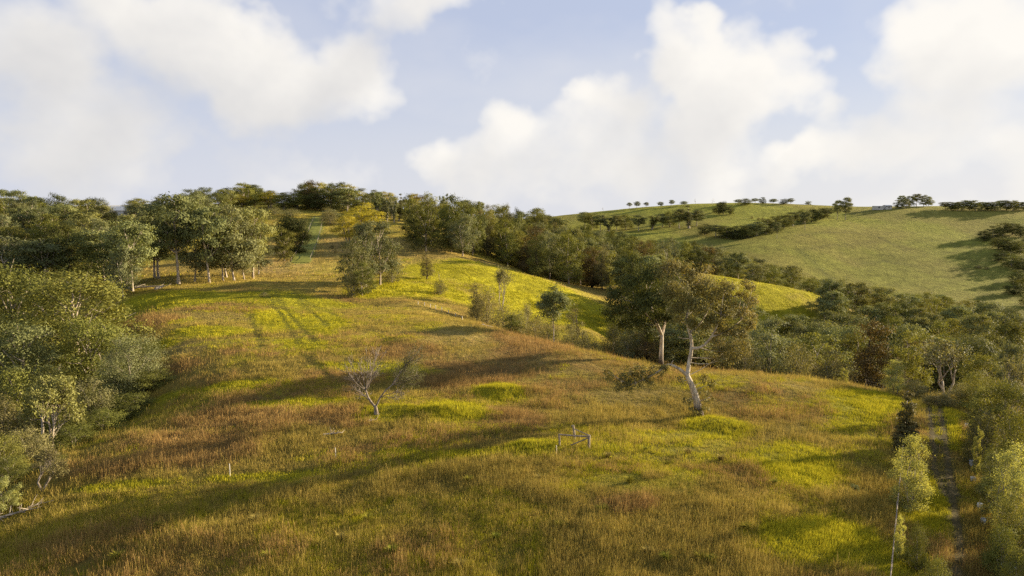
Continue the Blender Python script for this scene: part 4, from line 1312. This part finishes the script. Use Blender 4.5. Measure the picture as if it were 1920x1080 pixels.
def dead_tree():
    """the half-dead tree on the near slope: bare grey limbs left, a leafy spray right"""
    rs = np.random.RandomState(21)
    ft = hit(706, 776)
    o = empty('dead_tree', tuple(ft))
    Y0 = ft[1]
    P = lambda px, py, dy=0.0: at_px(px, py, Y0 + dy, ft)
    w = Wood()
    stump = bend(P(706, 778) - [0, 0, .2], P(704, 760), rs, 0.05, 4)
    w.tube(stump, [0.30, 0.24, 0.19, 0.15], 8)
    tips_l, tips_r = [], []
    L1 = np.array([P(704, 764), P(696, 754, .1), P(690, 744, 0), P(686, 732, 0)])
    w.tube(L1, [0.13, 0.11, 0.095, 0.085], 7)
    R1 = np.array([P(705, 762), P(713, 745, -.1), P(722, 733, -.2), P(735, 722, -.2)])
    w.tube(R1, [0.10, 0.085, 0.07, 0.055], 7)

    def grow(root, goals, r, tips, spread):
        for g in goals:
            path = bend(root, g, rs, 0.16, 6)
            w.tube(path, np.linspace(r, r * 0.3, 6), 5)
            for q in range(15):
                k = rs.randint(2, 6)
                d_ = (g - root) / np.linalg.norm(g - root) + rs.normal(0, spread, 3)
                e = path[k] + d_ / np.linalg.norm(d_) * rs.uniform(0.5, 1.5)
                p2 = bend(path[k], e, rs, 0.2, 4)
                w.tube(p2, np.linspace(r * 0.32, 0.010, 4), 3)
                tips.append(e)
                for z in range(3):
                    d2 = d_ + rs.normal(0, spread, 3)
                    e2 = p2[rs.randint(1, 4)] + d2 / np.linalg.norm(d2) * rs.uniform(0.25, 0.7)
                    w.tube(np.array([p2[2], e2]), [0.014, 0.008], 3)
                    tips.append(e2)
    grow(L1[3], [P(654, 700, .3), P(662, 690, -.6), P(672, 682, .6), P(688, 680, 0), P(698, 690, .8)], 0.055, tips_l, 0.55)
    grow(L1[3], [P(702, 672, .4), P(712, 678, -.4), P(706, 668, 1.0)], 0.05, tips_l, 0.5)
    grow(L1[1], [P(668, 726, -.5), P(678, 740, .6)], 0.05, tips_l, 0.6)
    grow(R1[3], [P(760, 690, 0), P(772, 680, .5), P(755, 705, -.6), P(770, 710, .3), P(776, 668, 0)], 0.05, tips_r, 0.6)
    grow(R1[1], [P(742, 745, -.5), P(750, 735, .4)], 0.045, tips_l, 0.5)
    link('trunk', w.mesh('dead_tree_trunk', BARK['ash']), o)
    T = np.array(tips_r)
    n = 5200
    i = rs.randint(0, len(T), n)
    C = T[i] + rs.normal(0, 0.22, (n, 3))
    ln = rs.uniform(0.07, 0.17, n)
    link('crown', leaves_mesh('dead_tree_crown', C, rs.normal(0, 1, (n, 3)) + [0, 0, 0.4], rs.normal(0, 1, (n, 3)), ln, ln * 0.4, rs.rand(n), LEAF['greygum']), o)
    tag(o, 'half-dead grey tree with bare limbs in the middle of the near slope', 'dead tree')


dead_tree()


# ------------------------------------------------------------------ grass: real blades, thinner on the ground with distance
def grass_mat(name, trans=0.25):
    m, t, out = new_mat(name)
    a = t.add('ShaderNodeAttribute', attribute_name='bcol')
    b = t.add('ShaderNodeBsdfDiffuse')
    t.l.new(a.outputs['Color'], b.inputs[0])
    tr = t.add('ShaderNodeBsdfTranslucent')
    t.l.new(a.outputs['Color'], tr.inputs[0])
    mx = t.add('ShaderNodeMixShader')
    mx.inputs[0].default_value = trans
    t.l.new(b.outputs[0], mx.inputs[1])
    t.l.new(tr.outputs[0], mx.inputs[2])
    t.l.new(mx.outputs[0], out.inputs[0])
    return m


GRASS_MAT = grass_mat('grass_blades')
grs = np.random.RandomState(31)
prng = np.random.RandomState(13)


def clump_points(n, y0, y1, umax=0.86):
    y = np.sqrt(grs.uniform(y0 ** 2, y1 ** 2, n))
    return grs.uniform(-umax, umax, n) * y, y


def seen(x, y, z, tol):
    ok = np.ones(len(x), bool)
    for t_ in np.linspace(0.35, 0.97, 16):
        ok &= height(x * t_, y * t_) < CAMZ + (z - CAMZ) * t_ + tol
    return ok


# kind: height, width, lean, blades per clump, clump radius, share of seed heads (wide tops), colours (bottom variation)
GK = {
    'straw': dict(h=0.42, w=0.026, lean=0.28, r=0.40, head=0.30, c=[(0.46, 0.345, 0.095), (0.39, 0.290, 0.070), (0.31, 0.255, 0.048), (0.17, 0.165, 0.026)]),
    'brown': dict(h=0.50, w=0.028, lean=0.22, r=0.45, head=0.5, c=[(0.37, 0.230, 0.085), (0.31, 0.195, 0.065), (0.42, 0.290, 0.11), (0.25, 0.20, 0.05)]),
    'lush': dict(h=0.36, w=0.042, lean=0.6, r=0.38, head=0.0, c=[(0.49, 0.435, 0.030), (0.39, 0.375, 0.024), (0.53, 0.450, 0.045), (0.26, 0.27, 0.022)]),
    'short': dict(h=0.17, w=0.040, lean=0.6, r=0.3, head=0.0, c=[(0.42, 0.385, 0.06), (0.46, 0.39, 0.08), (0.34, 0.33, 0.045), (0.47, 0.36, 0.10)]),
    'tan': dict(h=0.24, w=0.040, lean=0.65, r=0.30, head=0.1, c=[(0.44, 0.345, 0.110), (0.37, 0.30, 0.085), (0.30, 0.27, 0.06), (0.20, 0.19, 0.04)]),
    'bright': dict(h=0.5, w=0.07, lean=0.5, r=0.5, head=0.0, c=[(0.40, 0.35, 0.022), (0.33, 0.31, 0.018), (0.28, 0.28, 0.02), (0.42, 0.35, 0.05)]),
    'dry': dict(h=0.5, w=0.07, lean=0.4, r=0.5, head=0.3, c=[(0.47, 0.34, 0.12), (0.40, 0.29, 0.10), (0.34, 0.26, 0.07), (0.30, 0.26, 0.05)]),
}
acc = {k: [] for k in GK}
#      clumps, Y range, blades per clump, width factor
for n, y0, y1, nb, wf in [(42000, 33, 54, 20, 0.75), (44000, 54, 88, 14, 1.05), (32000, 88, 138, 11, 1.6), (16000, 135, 200, 8, 2.5), (9000, 200, 330, 6, 3.5)]:
    x, y = clump_points(n, y0, y1)
    z = height(x, y)
    m = seen(x, y, z, 2.2)
    x, y, z = x[m], y[m], z[m]
    wts, short = veg(x, y)
    names = list(GK)
    cw = np.cumsum(np.stack([wts[k] for k in names], 1), 1)
    pick = (grs.rand(len(x))[:, None] * cw[:, -1:] > cw).sum(1).clip(0, len(names) - 1)
    keep = np.ones(len(x), bool)
    for p, hw in TRACKS:
        keep &= (seg_dist(x, y, p) > hw * 0.7) | (grs.rand(len(x)) < 0.3)
    keep &= ~((seg_dist(x, y, LANE) < 3.3))
    keep &= wts['hill'] < 0.5
    rut = np.ones(len(x))
    for p, hw in RUTS:
        rut = np.minimum(rut, np.clip((seg_dist(x, y, p) - hw) / 0.35, 0.12, 1))
    hvar = np.clip(1.7 * fbm(x, y, 2.4, 3, 91) + 0.1, 0.35, 1.5) * rut * (1 - 0.75 * ((short > 0.5) & (wts['short'] < 0.4)))
    den = fbm(x, y, 4.0, 3, 95)
    keep &= den + grs.rand(len(x)) * 0.45 > 0.47
    for ki, kn in enumerate(names):
        s = (pick == ki) & keep
        if s.any():
            acc[kn].append((x[s], y[s], hvar[s], np.full(s.sum(), nb), np.full(s.sum(), wf), den[s]))
NAMES = {'straw': ('straw_grass', 'tall straw coloured seeding grass over the near slope'), 'brown': ('brown_grass', 'tall red brown seeding grass in drifts on the near slope'),
         'lush': ('lush_grass', 'lush yellow green grass in patches and mounds'), 'short': ('short_grass', 'short green grazed grass beside the timber strainer'),
         'tan': ('tussock_grass', 'pale tan tussocky grass on the near crest'), 'bright': ('meadow_grass', 'bright yellow green grass of the sunlit meadow spur'), 'dry': ('paddock_grass', 'dry golden grass of the upper paddock')}
tot = 0
for kn, lst in acc.items():
    g = GK[kn]
    x, y, hv, nb, wf, dn = [np.concatenate(a) for a in zip(*lst)]
    rep = np.repeat(np.arange(len(x)), nb.astype(int) if kn != 'short' else (nb * 2).astype(int))
    n = len(rep)
    far = np.sqrt(wf[rep])
    bx = x[rep] + grs.normal(0, g['r'] * 0.55, n) * far
    by = y[rep] + grs.normal(0, g['r'] * 0.55, n) * far
    bz = height(bx, by) - 0.03
    a = grs.uniform(0, 2 * PI, n)
    h = g['h'] * hv[rep] * grs.uniform(0.55, 1.25, n)
    if kn in ('straw', 'brown'):
        h = h * np.where(grs.rand(n) < 0.10, 1.9, 1.0)          # single tall seed stalks
    lean = np.abs(grs.normal(0, g['lean'], n))
    la = grs.uniform(0, 2 * PI, n)
    wd = g['w'] * wf[rep] * grs.uniform(0.6, 1.3, n)
    B = np.stack([bx, by, bz], 1)
    side_ = np.stack([np.cos(a), np.sin(a), np.zeros(n)], 1) * (wd / 2)[:, None]
    up = np.stack([np.cos(la) * np.sin(lean), np.sin(la) * np.sin(lean), np.cos(lean)], 1) * h[:, None]
    hd = grs.rand(n) < g['head']
    V = np.where(hd[:, None, None], np.stack([B, B + up + side_ * 0.8, B + up * 0.96 - side_ * 0.8], 1), np.stack([B - side_, B + side_, B + up], 1))
    me = new_mesh(NAMES[kn][0], V.reshape(-1, 3), np.arange(n * 3), np.arange(n) * 3, np.full(n, 3), GRASS_MAT)
    cc = np.array(g['c'])
    ci = grs.choice(len(cc), n, p=[0.36, 0.30, 0.22, 0.12])
    # a clump shares much of its colour
    cl = cc[grs.choice(len(cc), len(x), p=[0.36, 0.30, 0.22, 0.12])][rep]
    col = (0.5 * cc[ci] + 0.5 * cl) * grs.uniform(0.75, 1.2, n)[:, None] * (0.75 + 0.5 * dn[rep])[:, None]
    c4 = np.ones((n, 4), np.float32)
    c4[:, :3] = col
    ba = me.attributes.new('bcol', 'FLOAT_COLOR', 'FACE')
    ba.data.foreach_set('color', c4.ravel())
    tag(link(NAMES[kn][0], me), NAMES[kn][1], 'grass', kind='stuff')
    tot += n
print('BLADES', tot)


# single bright tussocks that stand out in the foreground
def tussock_mesh(seed, col):
    rs_ = np.random.RandomState(seed)
    n = 170
    a = rs_.uniform(0, 2 * PI, n)
    d = np.stack([np.cos(a), np.sin(a), np.zeros(n)], 1)
    sd = np.stack([-np.sin(a), np.cos(a), np.zeros(n)], 1) * 0.016
    b = d * rs_.uniform(0, 0.16, n)[:, None] + [0, 0, -0.04]
    h, out_ = rs_.uniform(0.35, 0.75, n)[:, None], rs_.uniform(0.08, 0.55, n)[:, None]
    m = b + d * out_ * 0.35 + np.array([0, 0, 1]) * h * 0.75
    t_ = b + d * out_ + np.array([0, 0, 1]) * h
    V = np.stack([b - sd, b + sd, m + sd * 0.9, m - sd * 0.9, t_], 1).reshape(-1, 3)
    i0 = np.arange(n) * 5
    flat = np.stack([i0, i0 + 1, i0 + 2, i0 + 3, i0 + 3, i0 + 2, i0 + 4], 1).ravel()
    starts = np.stack([np.arange(n) * 7, np.arange(n) * 7 + 4], 1).ravel()
    me_ = new_mesh('grass_tussock', V, flat, starts, np.tile([4, 3], n), GRASS_MAT)
    c4 = np.ones((2 * n, 4), np.float32)
    c4[:, :3] = np.repeat(np.array(col) * rs_.uniform(0.7, 1.25, n)[:, None], 2, 0)
    me_.attributes.new('bcol', 'FLOAT_COLOR', 'FACE').data.foreach_set('color', c4.ravel())
    return me_


TUS = [tussock_mesh(1, (0.27, 0.25, 0.04)), tussock_mesh(2, (0.21, 0.22, 0.035)), tussock_mesh(3, (0.32, 0.26, 0.08))]
tl = sorted([(862, 1066), (505, 1050), (690, 978), (1215, 1040), (1250, 1052), (1312, 1050), (1332, 1056), (300, 990), (480, 980), (640, 1014), (1290, 852), (1352, 864), (1452, 908), (1400, 994), (1050, 990), (735, 1040), (220, 1050), (930, 1012), (1130, 962), (1010, 900), (1180, 905), (1250, 872), (1140, 858), (1210, 846), (565, 915), (880, 905)])
for i, (px, py) in enumerate(tl):
    p = hit(px, py)
    o = link('grass_tussock', TUS[i % 3])
    o.location = tuple(p)
    o.rotation_euler = (0, 0, i * 1.7)
    sc_ = prng.uniform(0.7, 1.0) if py > 930 else prng.uniform(0.6, 0.9)
    o.scale = (sc_ * 1.2, sc_ * 1.2, sc_)
    tag(o, f'{("yellow green", "green", "straw coloured")[i % 3]} grass tussock in the near field, {ORD[i]} from the left', 'tussock', 'tussocks in the near field')


# ------------------------------------------------------------------ timber, fences, guards, logs, sheds
def plain_mat(name, col, rough=0.7, spec=0.3, metal=0.0, grain=0.25, scale=6.0, trans=0.0):
    m, t, out = new_mat(name)
    g_ = t.add('ShaderNodeNewGeometry')
    n_ = t.remap(t.noise(g_.outputs['Position'], scale, 5, 0.6), 0.3, 0.7, 1 - grain, 1 + grain)
    c_ = t.add('ShaderNodeRGB')
    c_.outputs[0].default_value = (*col, 1)
    b_ = principled(t, t.vmath('SCALE', c_.outputs[0], scale=n_), rough, spec)
    b_.inputs['Metallic'].default_value = metal
    t.l.new(b_.outputs[0], out.inputs[0])
    return m


TIMBER = bark_mat('weathered_fence_timber', (0.14, 0.11, 0.085), (0.36, 0.30, 0.235), 5.0)
WHITEPOST = plain_mat('white_painted_post', (0.62, 0.58, 0.50))
WIRE = plain_mat('galvanised_wire', (0.35, 0.34, 0.32), 0.45, 0.5, 0.7)
PLASTIC = plain_mat('milky_plastic_sleeve', (0.66, 0.70, 0.74), 0.5, 0.4, 0, 0.08)
STEEL = plain_mat('pale_roof_steel', (0.62, 0.61, 0.58), 0.5, 0.4, 0.0, 0.08)
WALLP = plain_mat('cream_shed_wall', (0.52, 0.50, 0.45), 0.7)
DARKW = plain_mat('dark_shed_wall', (0.14, 0.13, 0.12), 0.8)


def rod(name, pts, r, mat, parent, sides=8):
    w = Wood()
    pts = np.asarray(pts, float)
    r = np.full(len(pts), r) if np.isscalar(r) else r
    w.tube(pts, r, sides)
    # close both ends
    if sides > 4:
        V = np.concatenate(w.V)
        m_ = len(pts)
        Q_ = [tuple(q) for q in np.concatenate(w.Q[:1])]
        me_ = bpy.data.meshes.new(name)
        me_.from_pydata([tuple(v) for v in V], [], Q_ + [tuple(range(sides))[::-1], tuple(range((m_ - 1) * sides, m_ * sides))])
        me_.materials.append(mat)
    else:
        me_ = w.mesh(name, mat)
    return link(name, me_, parent)


def box(name, lo, hi, mat, parent):
    lo, hi = np.array(lo, float), np.array(hi, float)
    c = [(x, y, z) for x in (lo[0], hi[0]) for y in (lo[1], hi[1]) for z in (lo[2], hi[2])]
    me_ = bpy.data.meshes.new(name)
    me_.from_pydata(c, [], [(0, 1, 3, 2), (4, 6, 7, 5), (0, 4, 5, 1), (2, 3, 7, 6), (0, 2, 6, 4), (1, 5, 7, 3)])
    me_.materials.append(mat)
    return link(name, me_, parent)


prng = np.random.RandomState(3)


def fence(name, bases, post_h, post_r, mat, wires, label, rail=None, wire_r=0.008):
    o = empty(name, tuple(bases[0]))
    b = np.array(bases) - np.array(bases[0])
    tops = []
    for p in b:
        tl = prng.normal(0, 0.03, 2)
        top = p + np.array([tl[0], tl[1], post_h * prng.uniform(0.93, 1.07)])
        rod('post', [p - [0, 0, 0.3], (p + top) / 2, top], [post_r * 1.05, post_r, post_r * 0.95], mat, o, 7)
        tops.append(top)
    for h_ in wires:
        rod('wire', [p + [0, 0, h_] for p in b], wire_r, WIRE, o, 3)
    if rail:
        for p, q in zip(b[:-1], b[1:]):
            rod('rail', [p + [0, 0, rail[0]], q + [0, 0, rail[0]]], rail[1], mat, o, 6)
    tag(o, label, 'fence')
    return o


def strip(name, poly, hw, lift, mat, label, step=0.5):
    pts_ = [np.array(poly[0])]
    for p0, p1 in zip(poly[:-1], poly[1:]):
        n_ = max(1, int(np.linalg.norm(p1 - p0) / step))
        pts_ += [p0 + (p1 - p0) * k / n_ for k in range(1, n_ + 1)]
    P_ = np.array(pts_)
    for _ in range(6):
        P_[1:-1] = 0.5 * P_[1:-1] + 0.25 * (P_[:-2] + P_[2:])
    d_ = np.gradient(P_, axis=0)
    d_ /= np.linalg.norm(d_, axis=1)[:, None] + 1e-9
    nrm_ = np.stack([-d_[:, 1], d_[:, 0]], 1)
    m_ = 5
    V_ = []
    for k in range(m_):
        wv = hw * (k / (m_ - 1) * 2 - 1) * (0.85 + 0.3 * vnoise(P_[:, 0], P_[:, 1], 2.0, 7 + (k > 2)))
        q = P_ + nrm_ * wv[:, None]
        V_.append(np.stack([q[:, 0], q[:, 1], height(q[:, 0], q[:, 1]) + lift - 0.02 * (k in (0, m_ - 1))], 1))
    V_ = np.stack(V_, 1).reshape(-1, 3)
    i_ = np.arange(len(P_) * m_).reshape(len(P_), m_)
    Q_ = np.stack([i_[:-1, :-1], i_[:-1, 1:], i_[1:, 1:], i_[1:, :-1]], -1).reshape(-1, 4)
    return tag(link(name, quads_mesh(name, V_, Q_, mat, True)), label, kind='structure')


EARTH = plain_mat('worn_earth', (0.082, 0.066, 0.030), 0.95, 0.05, 0, 0.45, 1.5)
LANEG = plain_mat('mown_lane_turf', (0.205, 0.215, 0.050), 0.95, 0.05, 0, 0.25, 0.8)
for (p, hw), lb in zip(TRACKS, ('left worn wheel rut of the track beside the rail fence', 'right worn wheel rut of the track beside the rail fence', 'worn single path of the track in the shade')):
    strip('track', p, hw * 0.6, 0.02, EARTH, lb)
strip('lane', LANE, 3.1, 0.12, LANEG, 'fenced strip of short green turf climbing the hill', 2.0)

# corner strainer: three posts, two rails, a brace
A, B, C_ = hit(1104, 841), hit(1078, 826), hit(1049, 836)
o = empty('fence_strainer', tuple(A))
a, b, c = np.zeros(3), B - A, C_ - A
rod('post', [a - [0, 0, .3], a + [0, 0, .7], a + [0.03, 0, 1.20]], [0.13, 0.12, 0.115], TIMBER, o, 9)
rod('post', [b - [0, 0, .3], b + [-0.08, 0, .8], b + [-0.20, 0.05, 1.42]], [0.12, 0.115, 0.12], TIMBER, o, 9)
rod('post', [c - [0, 0, .3], c + [0, 0, .6], c + [-0.05, 0, 0.98]], [0.09, 0.085, 0.085], TIMBER, o, 9)
rod('rail', [c + [-0.1, 0, 1.02], (a + c) / 2 + [0, 0, 1.02], a + [0, 0.0, 1.06]], [0.075, 0.07, 0.075], TIMBER, o, 8)
rod('rail', [b + [-0.15, 0, 1.12], a + [0, 0, 1.16]], [0.045, 0.05], TIMBER, o, 7)
rod('brace', [a + [-0.06, -0.02, 0.96], (a * 0.38 + c * 0.62) + [0, -0.1, 0.18]], [0.055, 0.06], TIMBER, o, 7)
tag(o, 'grey timber corner strainer of posts and rails on the near slope', 'fence')

# rail fence that runs away up the right side
pts = []
for Y in np.arange(33, 86, 3.4):
    px = 1690.0
    for _ in range(4):
        x = ray(px, 900)[0] * Y
        z = float(height(x, Y)[0]) + 1.15
        _, py = project(x, Y, z)
        px = 1670 + (1080 - py) * 33 / 345
        x = x + 0
        x = (px - 960) / F * (Y * CP - (z - CAMZ) * SP)
    pts.append((x, Y, float(height(x, Y)[0])))
fence('rail_fence', pts, 1.2, 0.045, TIMBER, (0.35, 0.7), 'pale single rail fence running up the right side of the field', rail=(1.16, 0.035))
fence('crest_fence', [hit(px, py) for px, py in ((1545, 712), (1572, 716.5), (1599, 721), (1624, 726), (1655, 733), (1682, 741), (1702, 748))], 1.05, 0.06, TIMBER, (0.3, 0.6, 0.9), 'wire fence with grey posts along the right end of the near crest')
fence('stock_fence', [hit(px, py) for px, py in ((784, 571), (796, 573), (807, 576), (817, 579), (828, 582), (841, 587), (854, 593), (867, 600))], 0.75, 0.07, WHITEPOST, (0.4, 0.65), 'short white posted fence dipping into the gully behind the near meadow')
fence('lane_fence', [hit(px, py) for px, py in ((546, 490), (555, 478), (561, 468), (567, 459), (574, 445), (580, 431), (584, 422), (587, 415), (590, 410))], 1.2, 0.09, TIMBER, (0.4, 0.8), 'pale post and rail fence on the left side of the green lane', rail=(1.1, 0.06))
fence('lane_fence', [hit(px, py) for px, py in ((582, 488), (586, 478), (590, 468), (594, 459), (597, 450), (600, 438), (602, 430), (604, 420), (605, 412))], 1.2, 0.09, TIMBER, (0.4, 0.8), 'pale post and rail fence on the right side of the green lane', rail=(1.1, 0.06))

# plastic guards round planted seedlings
gl = ['pale blue tree guard farthest along the track, beside a bush', 'white tree guard second farthest along the track', 'white tree guard third farthest along the track, below another', 'upright white tree guard midway along the shaded track',
      'bluish white tree guard just below the upright one', 'small white tree guard in deep shade near the bottom right', 'white tree guard at the very bottom right of the picture']
for i, (px, py) in enumerate([(1812, 803), (1821, 873), (1824, 905), (1837, 955), (1843, 984), (1870, 1027), (1897, 1076)]):
    p = hit(px, py)
    o = empty('tree_guard', tuple(p), prng.uniform(0, 1.5))
    wd_, hh = 0.14, 0.5
    V = [(sx * wd_, sy * wd_, z) for z in (-0.05, hh) for sx, sy in ((-1, -1), (1, -1), (1, 1), (-1, 1))]
    V += [(x * 0.93, y * 0.93, z) for x, y, z in V]
    Fc = [(k, (k + 1) % 4, 4 + (k + 1) % 4, 4 + k) for k in range(4)] + [(8 + (k + 1) % 4, 8 + k, 12 + k, 12 + (k + 1) % 4) for k in range(4)] + [(4 + k, 4 + (k + 1) % 4, 12 + (k + 1) % 4, 12 + k) for k in range(4)]
    me = bpy.data.meshes.new('sleeve')
    me.from_pydata(V, [], Fc)
    me.materials.append(PLASTIC)
    link('sleeve', me, o)
    rod('stake', [(wd_ * 0.8, wd_ * 0.8, -0.2), (wd_ * 0.8, wd_ * 0.8, hh + 0.15)], 0.015, TIMBER, o, 6)
    tag(o, gl[i], 'tree guard', 'tree guards along the track')

# stakes and fallen wood
for px, py, h_, lab in [(629, 860, 1.0, 'thin pale stake below the fallen branch on the near slope'), (431, 893, 1.1, 'thin pale stake left of the long shadow on the near slope'), (1043, 852, 0.8, 'short stake below the timber strainer')]:
    p = hit(px, py)
    o = rod('stake', [(0, 0, -0.2), (0.02, 0, h_ / 2), (0, 0, h_)], 0.035, WHITEPOST, None, 7)
    o.location = tuple(p)
    tag(o, lab, 'stake')


def fallen(px, py, L, ang, seed, lab, mat='grey', lift=0.15, r=0.12, n=7):
    rs_ = np.random.RandomState(seed)
    p = hit(px, py)
    o = empty('fallen_branch', tuple(p))
    d = np.array([math.cos(ang), math.sin(ang) * 0.6, 0.0])
    gz_ = lambda q: float(height(p[0] + q[0], p[1] + q[1])[0]) - p[2]
    path = bend(-d * L / 2, d * L / 2, rs_, 0.15, 7)
    for q in path:
        q[2] = gz_(q) + lift + rs_.uniform(0, 0.12)
    rod('trunk', path, np.linspace(r, r * 0.4, 7), BARK[mat], o, 7)
    w = Wood()
    for k in range(n):
        s_ = path[rs_.randint(1, 7)]
        e = s_ + (d * rs_.uniform(0.2, 0.9) + rs_.normal(0, 0.5, 3)) * L * 0.22
        e[2] = max(gz_(e) + 0.1, s_[2] + rs_.uniform(0.0, 0.7))
        w.tube(bend(s_, e, rs_, 0.2, 4), np.linspace(r * 0.4, r * 0.1, 4), 4)
    link('branches', w.mesh('branches', BARK[mat]), o)
    tag(o, lab, 'fallen branch')


fallen(624, 820, 1.8, 0.3, 1, 'small bleached fallen branch on the near slope below the dead tree', 'white', 0.35, 0.09)
fallen(698, 792, 1.0, 0.8, 2, 'short grey piece of wood just below the half-dead tree', 'grey', 0.2, 0.10, 3)
fallen(914, 613, 3.2, 0.9, 3, 'pale fallen pole on the near crest beside the gully shrubs', 'grey', 0.2, 0.09, 2)
fallen(275, 542, 9, 0.35, 4, 'long bleached fallen trunk under the meadow-top gums', 'grey', 0.5, 0.3, 10)
fallen(298, 545, 3.5, 1.4, 5, 'stump with torn limbs beside the long bleached fallen trunk', 'grey', 0.6, 0.3, 12)
fallen(18, 972, 4.2, 0.5, 6, 'tangle of fallen branches at the foot of the dry tree', 'grey', 0.2, 0.10, 16)
fallen(45, 962, 3.0, 0.9, 7, 'bleached fallen limb right of the tangle below the dry tree', 'grey', 0.25, 0.08, 8)


def shed(name, px, pytop, Y, L, D, Hw, Hr, rz, wall, lab, extras=0):
    u, s_ = ray(px, pytop)
    x = u * Y
    z = CAMZ + s_ * Y - Hw - Hr
    o = empty(name, (x, Y, z), rz)
    t_ = 0.12
    box('front_wall', (-L / 2, -D / 2, -3), (L / 2, -D / 2 + t_, Hw), wall, o)
    box('back_wall', (-L / 2, D / 2 - t_, -3), (L / 2, D / 2, Hw), wall, o)
    for sx in (-1, 1):
        X0, X1 = sorted((sx * L / 2, sx * (L / 2 - t_)))
        me_ = bpy.data.meshes.new('gable_wall')
        pr = [(-D / 2 + t_, -3), (D / 2 - t_, -3), (D / 2 - t_, Hw), (0, Hw + Hr - 0.05), (-D / 2 + t_, Hw)]
        V_ = [(X, a_, b_) for X in (X0, X1) for a_, b_ in pr]
        me_.from_pydata(V_, [], [(4, 3, 2, 1, 0), (5, 6, 7, 8, 9)] + [(k, (k + 1) % 5, 5 + (k + 1) % 5, 5 + k) for k in range(5)])
        me_.materials.append(wall)
        link('gable_wall', me_, o)
    for sy in (-1, 1):
        e = 0.5
        V_ = [(X, Yy, Z) for X in (-L / 2 - e, L / 2 + e) for Yy, Z in ((0, Hw + Hr), (sy * (D / 2 + e), Hw - e * Hr / (D / 2)), (sy * (D / 2 + e), Hw + 0.1 - e * Hr / (D / 2)), (0, Hw + Hr + 0.1))]
        me_ = bpy.data.meshes.new('roof_sheet')
        me_.from_pydata(V_, [], [(0, 1, 2, 3), (7, 6, 5, 4), (0, 4, 5, 1), (1, 5, 6, 2), (2, 6, 7, 3), (3, 7, 4, 0)])
        me_.materials.append(STEEL)
        link('roof_sheet', me_, o)
    box('door', (-L * 0.1, -D / 2 - 0.05, -1), (L * 0.1, -D / 2 - 0.002, Hw * 0.8), DARKW, o)
    for k in range(extras):
        cx = -L * 0.38 + k * L * 0.76 / max(1, extras - 1)
        if abs(cx) > L * 0.12:
            f_ = box('window', (cx - 0.8, -D / 2 - 0.06, Hw * 0.4), (cx + 0.8, -D / 2 - 0.003, Hw * 0.8), DARKW, o)
    tag(o, lab, 'shed')


shed('farm_shed', 217, 385, 345, 13.5, 10, 3.6, 2.4, 0.3, STEEL, 'white roofed farm shed half hidden among the left trees', 3)
shed('field_shed', 1664, 384.5, 770, 7, 6, 2.0, 0.7, 0.1, WALLP, 'small pale field shed on the far crest between the groves', 2)
shed('stock_shed', 1646, 386.2, 768, 10, 5, 1.1, 0.3, 0.1, WALLP, 'long low shed beside the small pale shed on the far crest', 0)
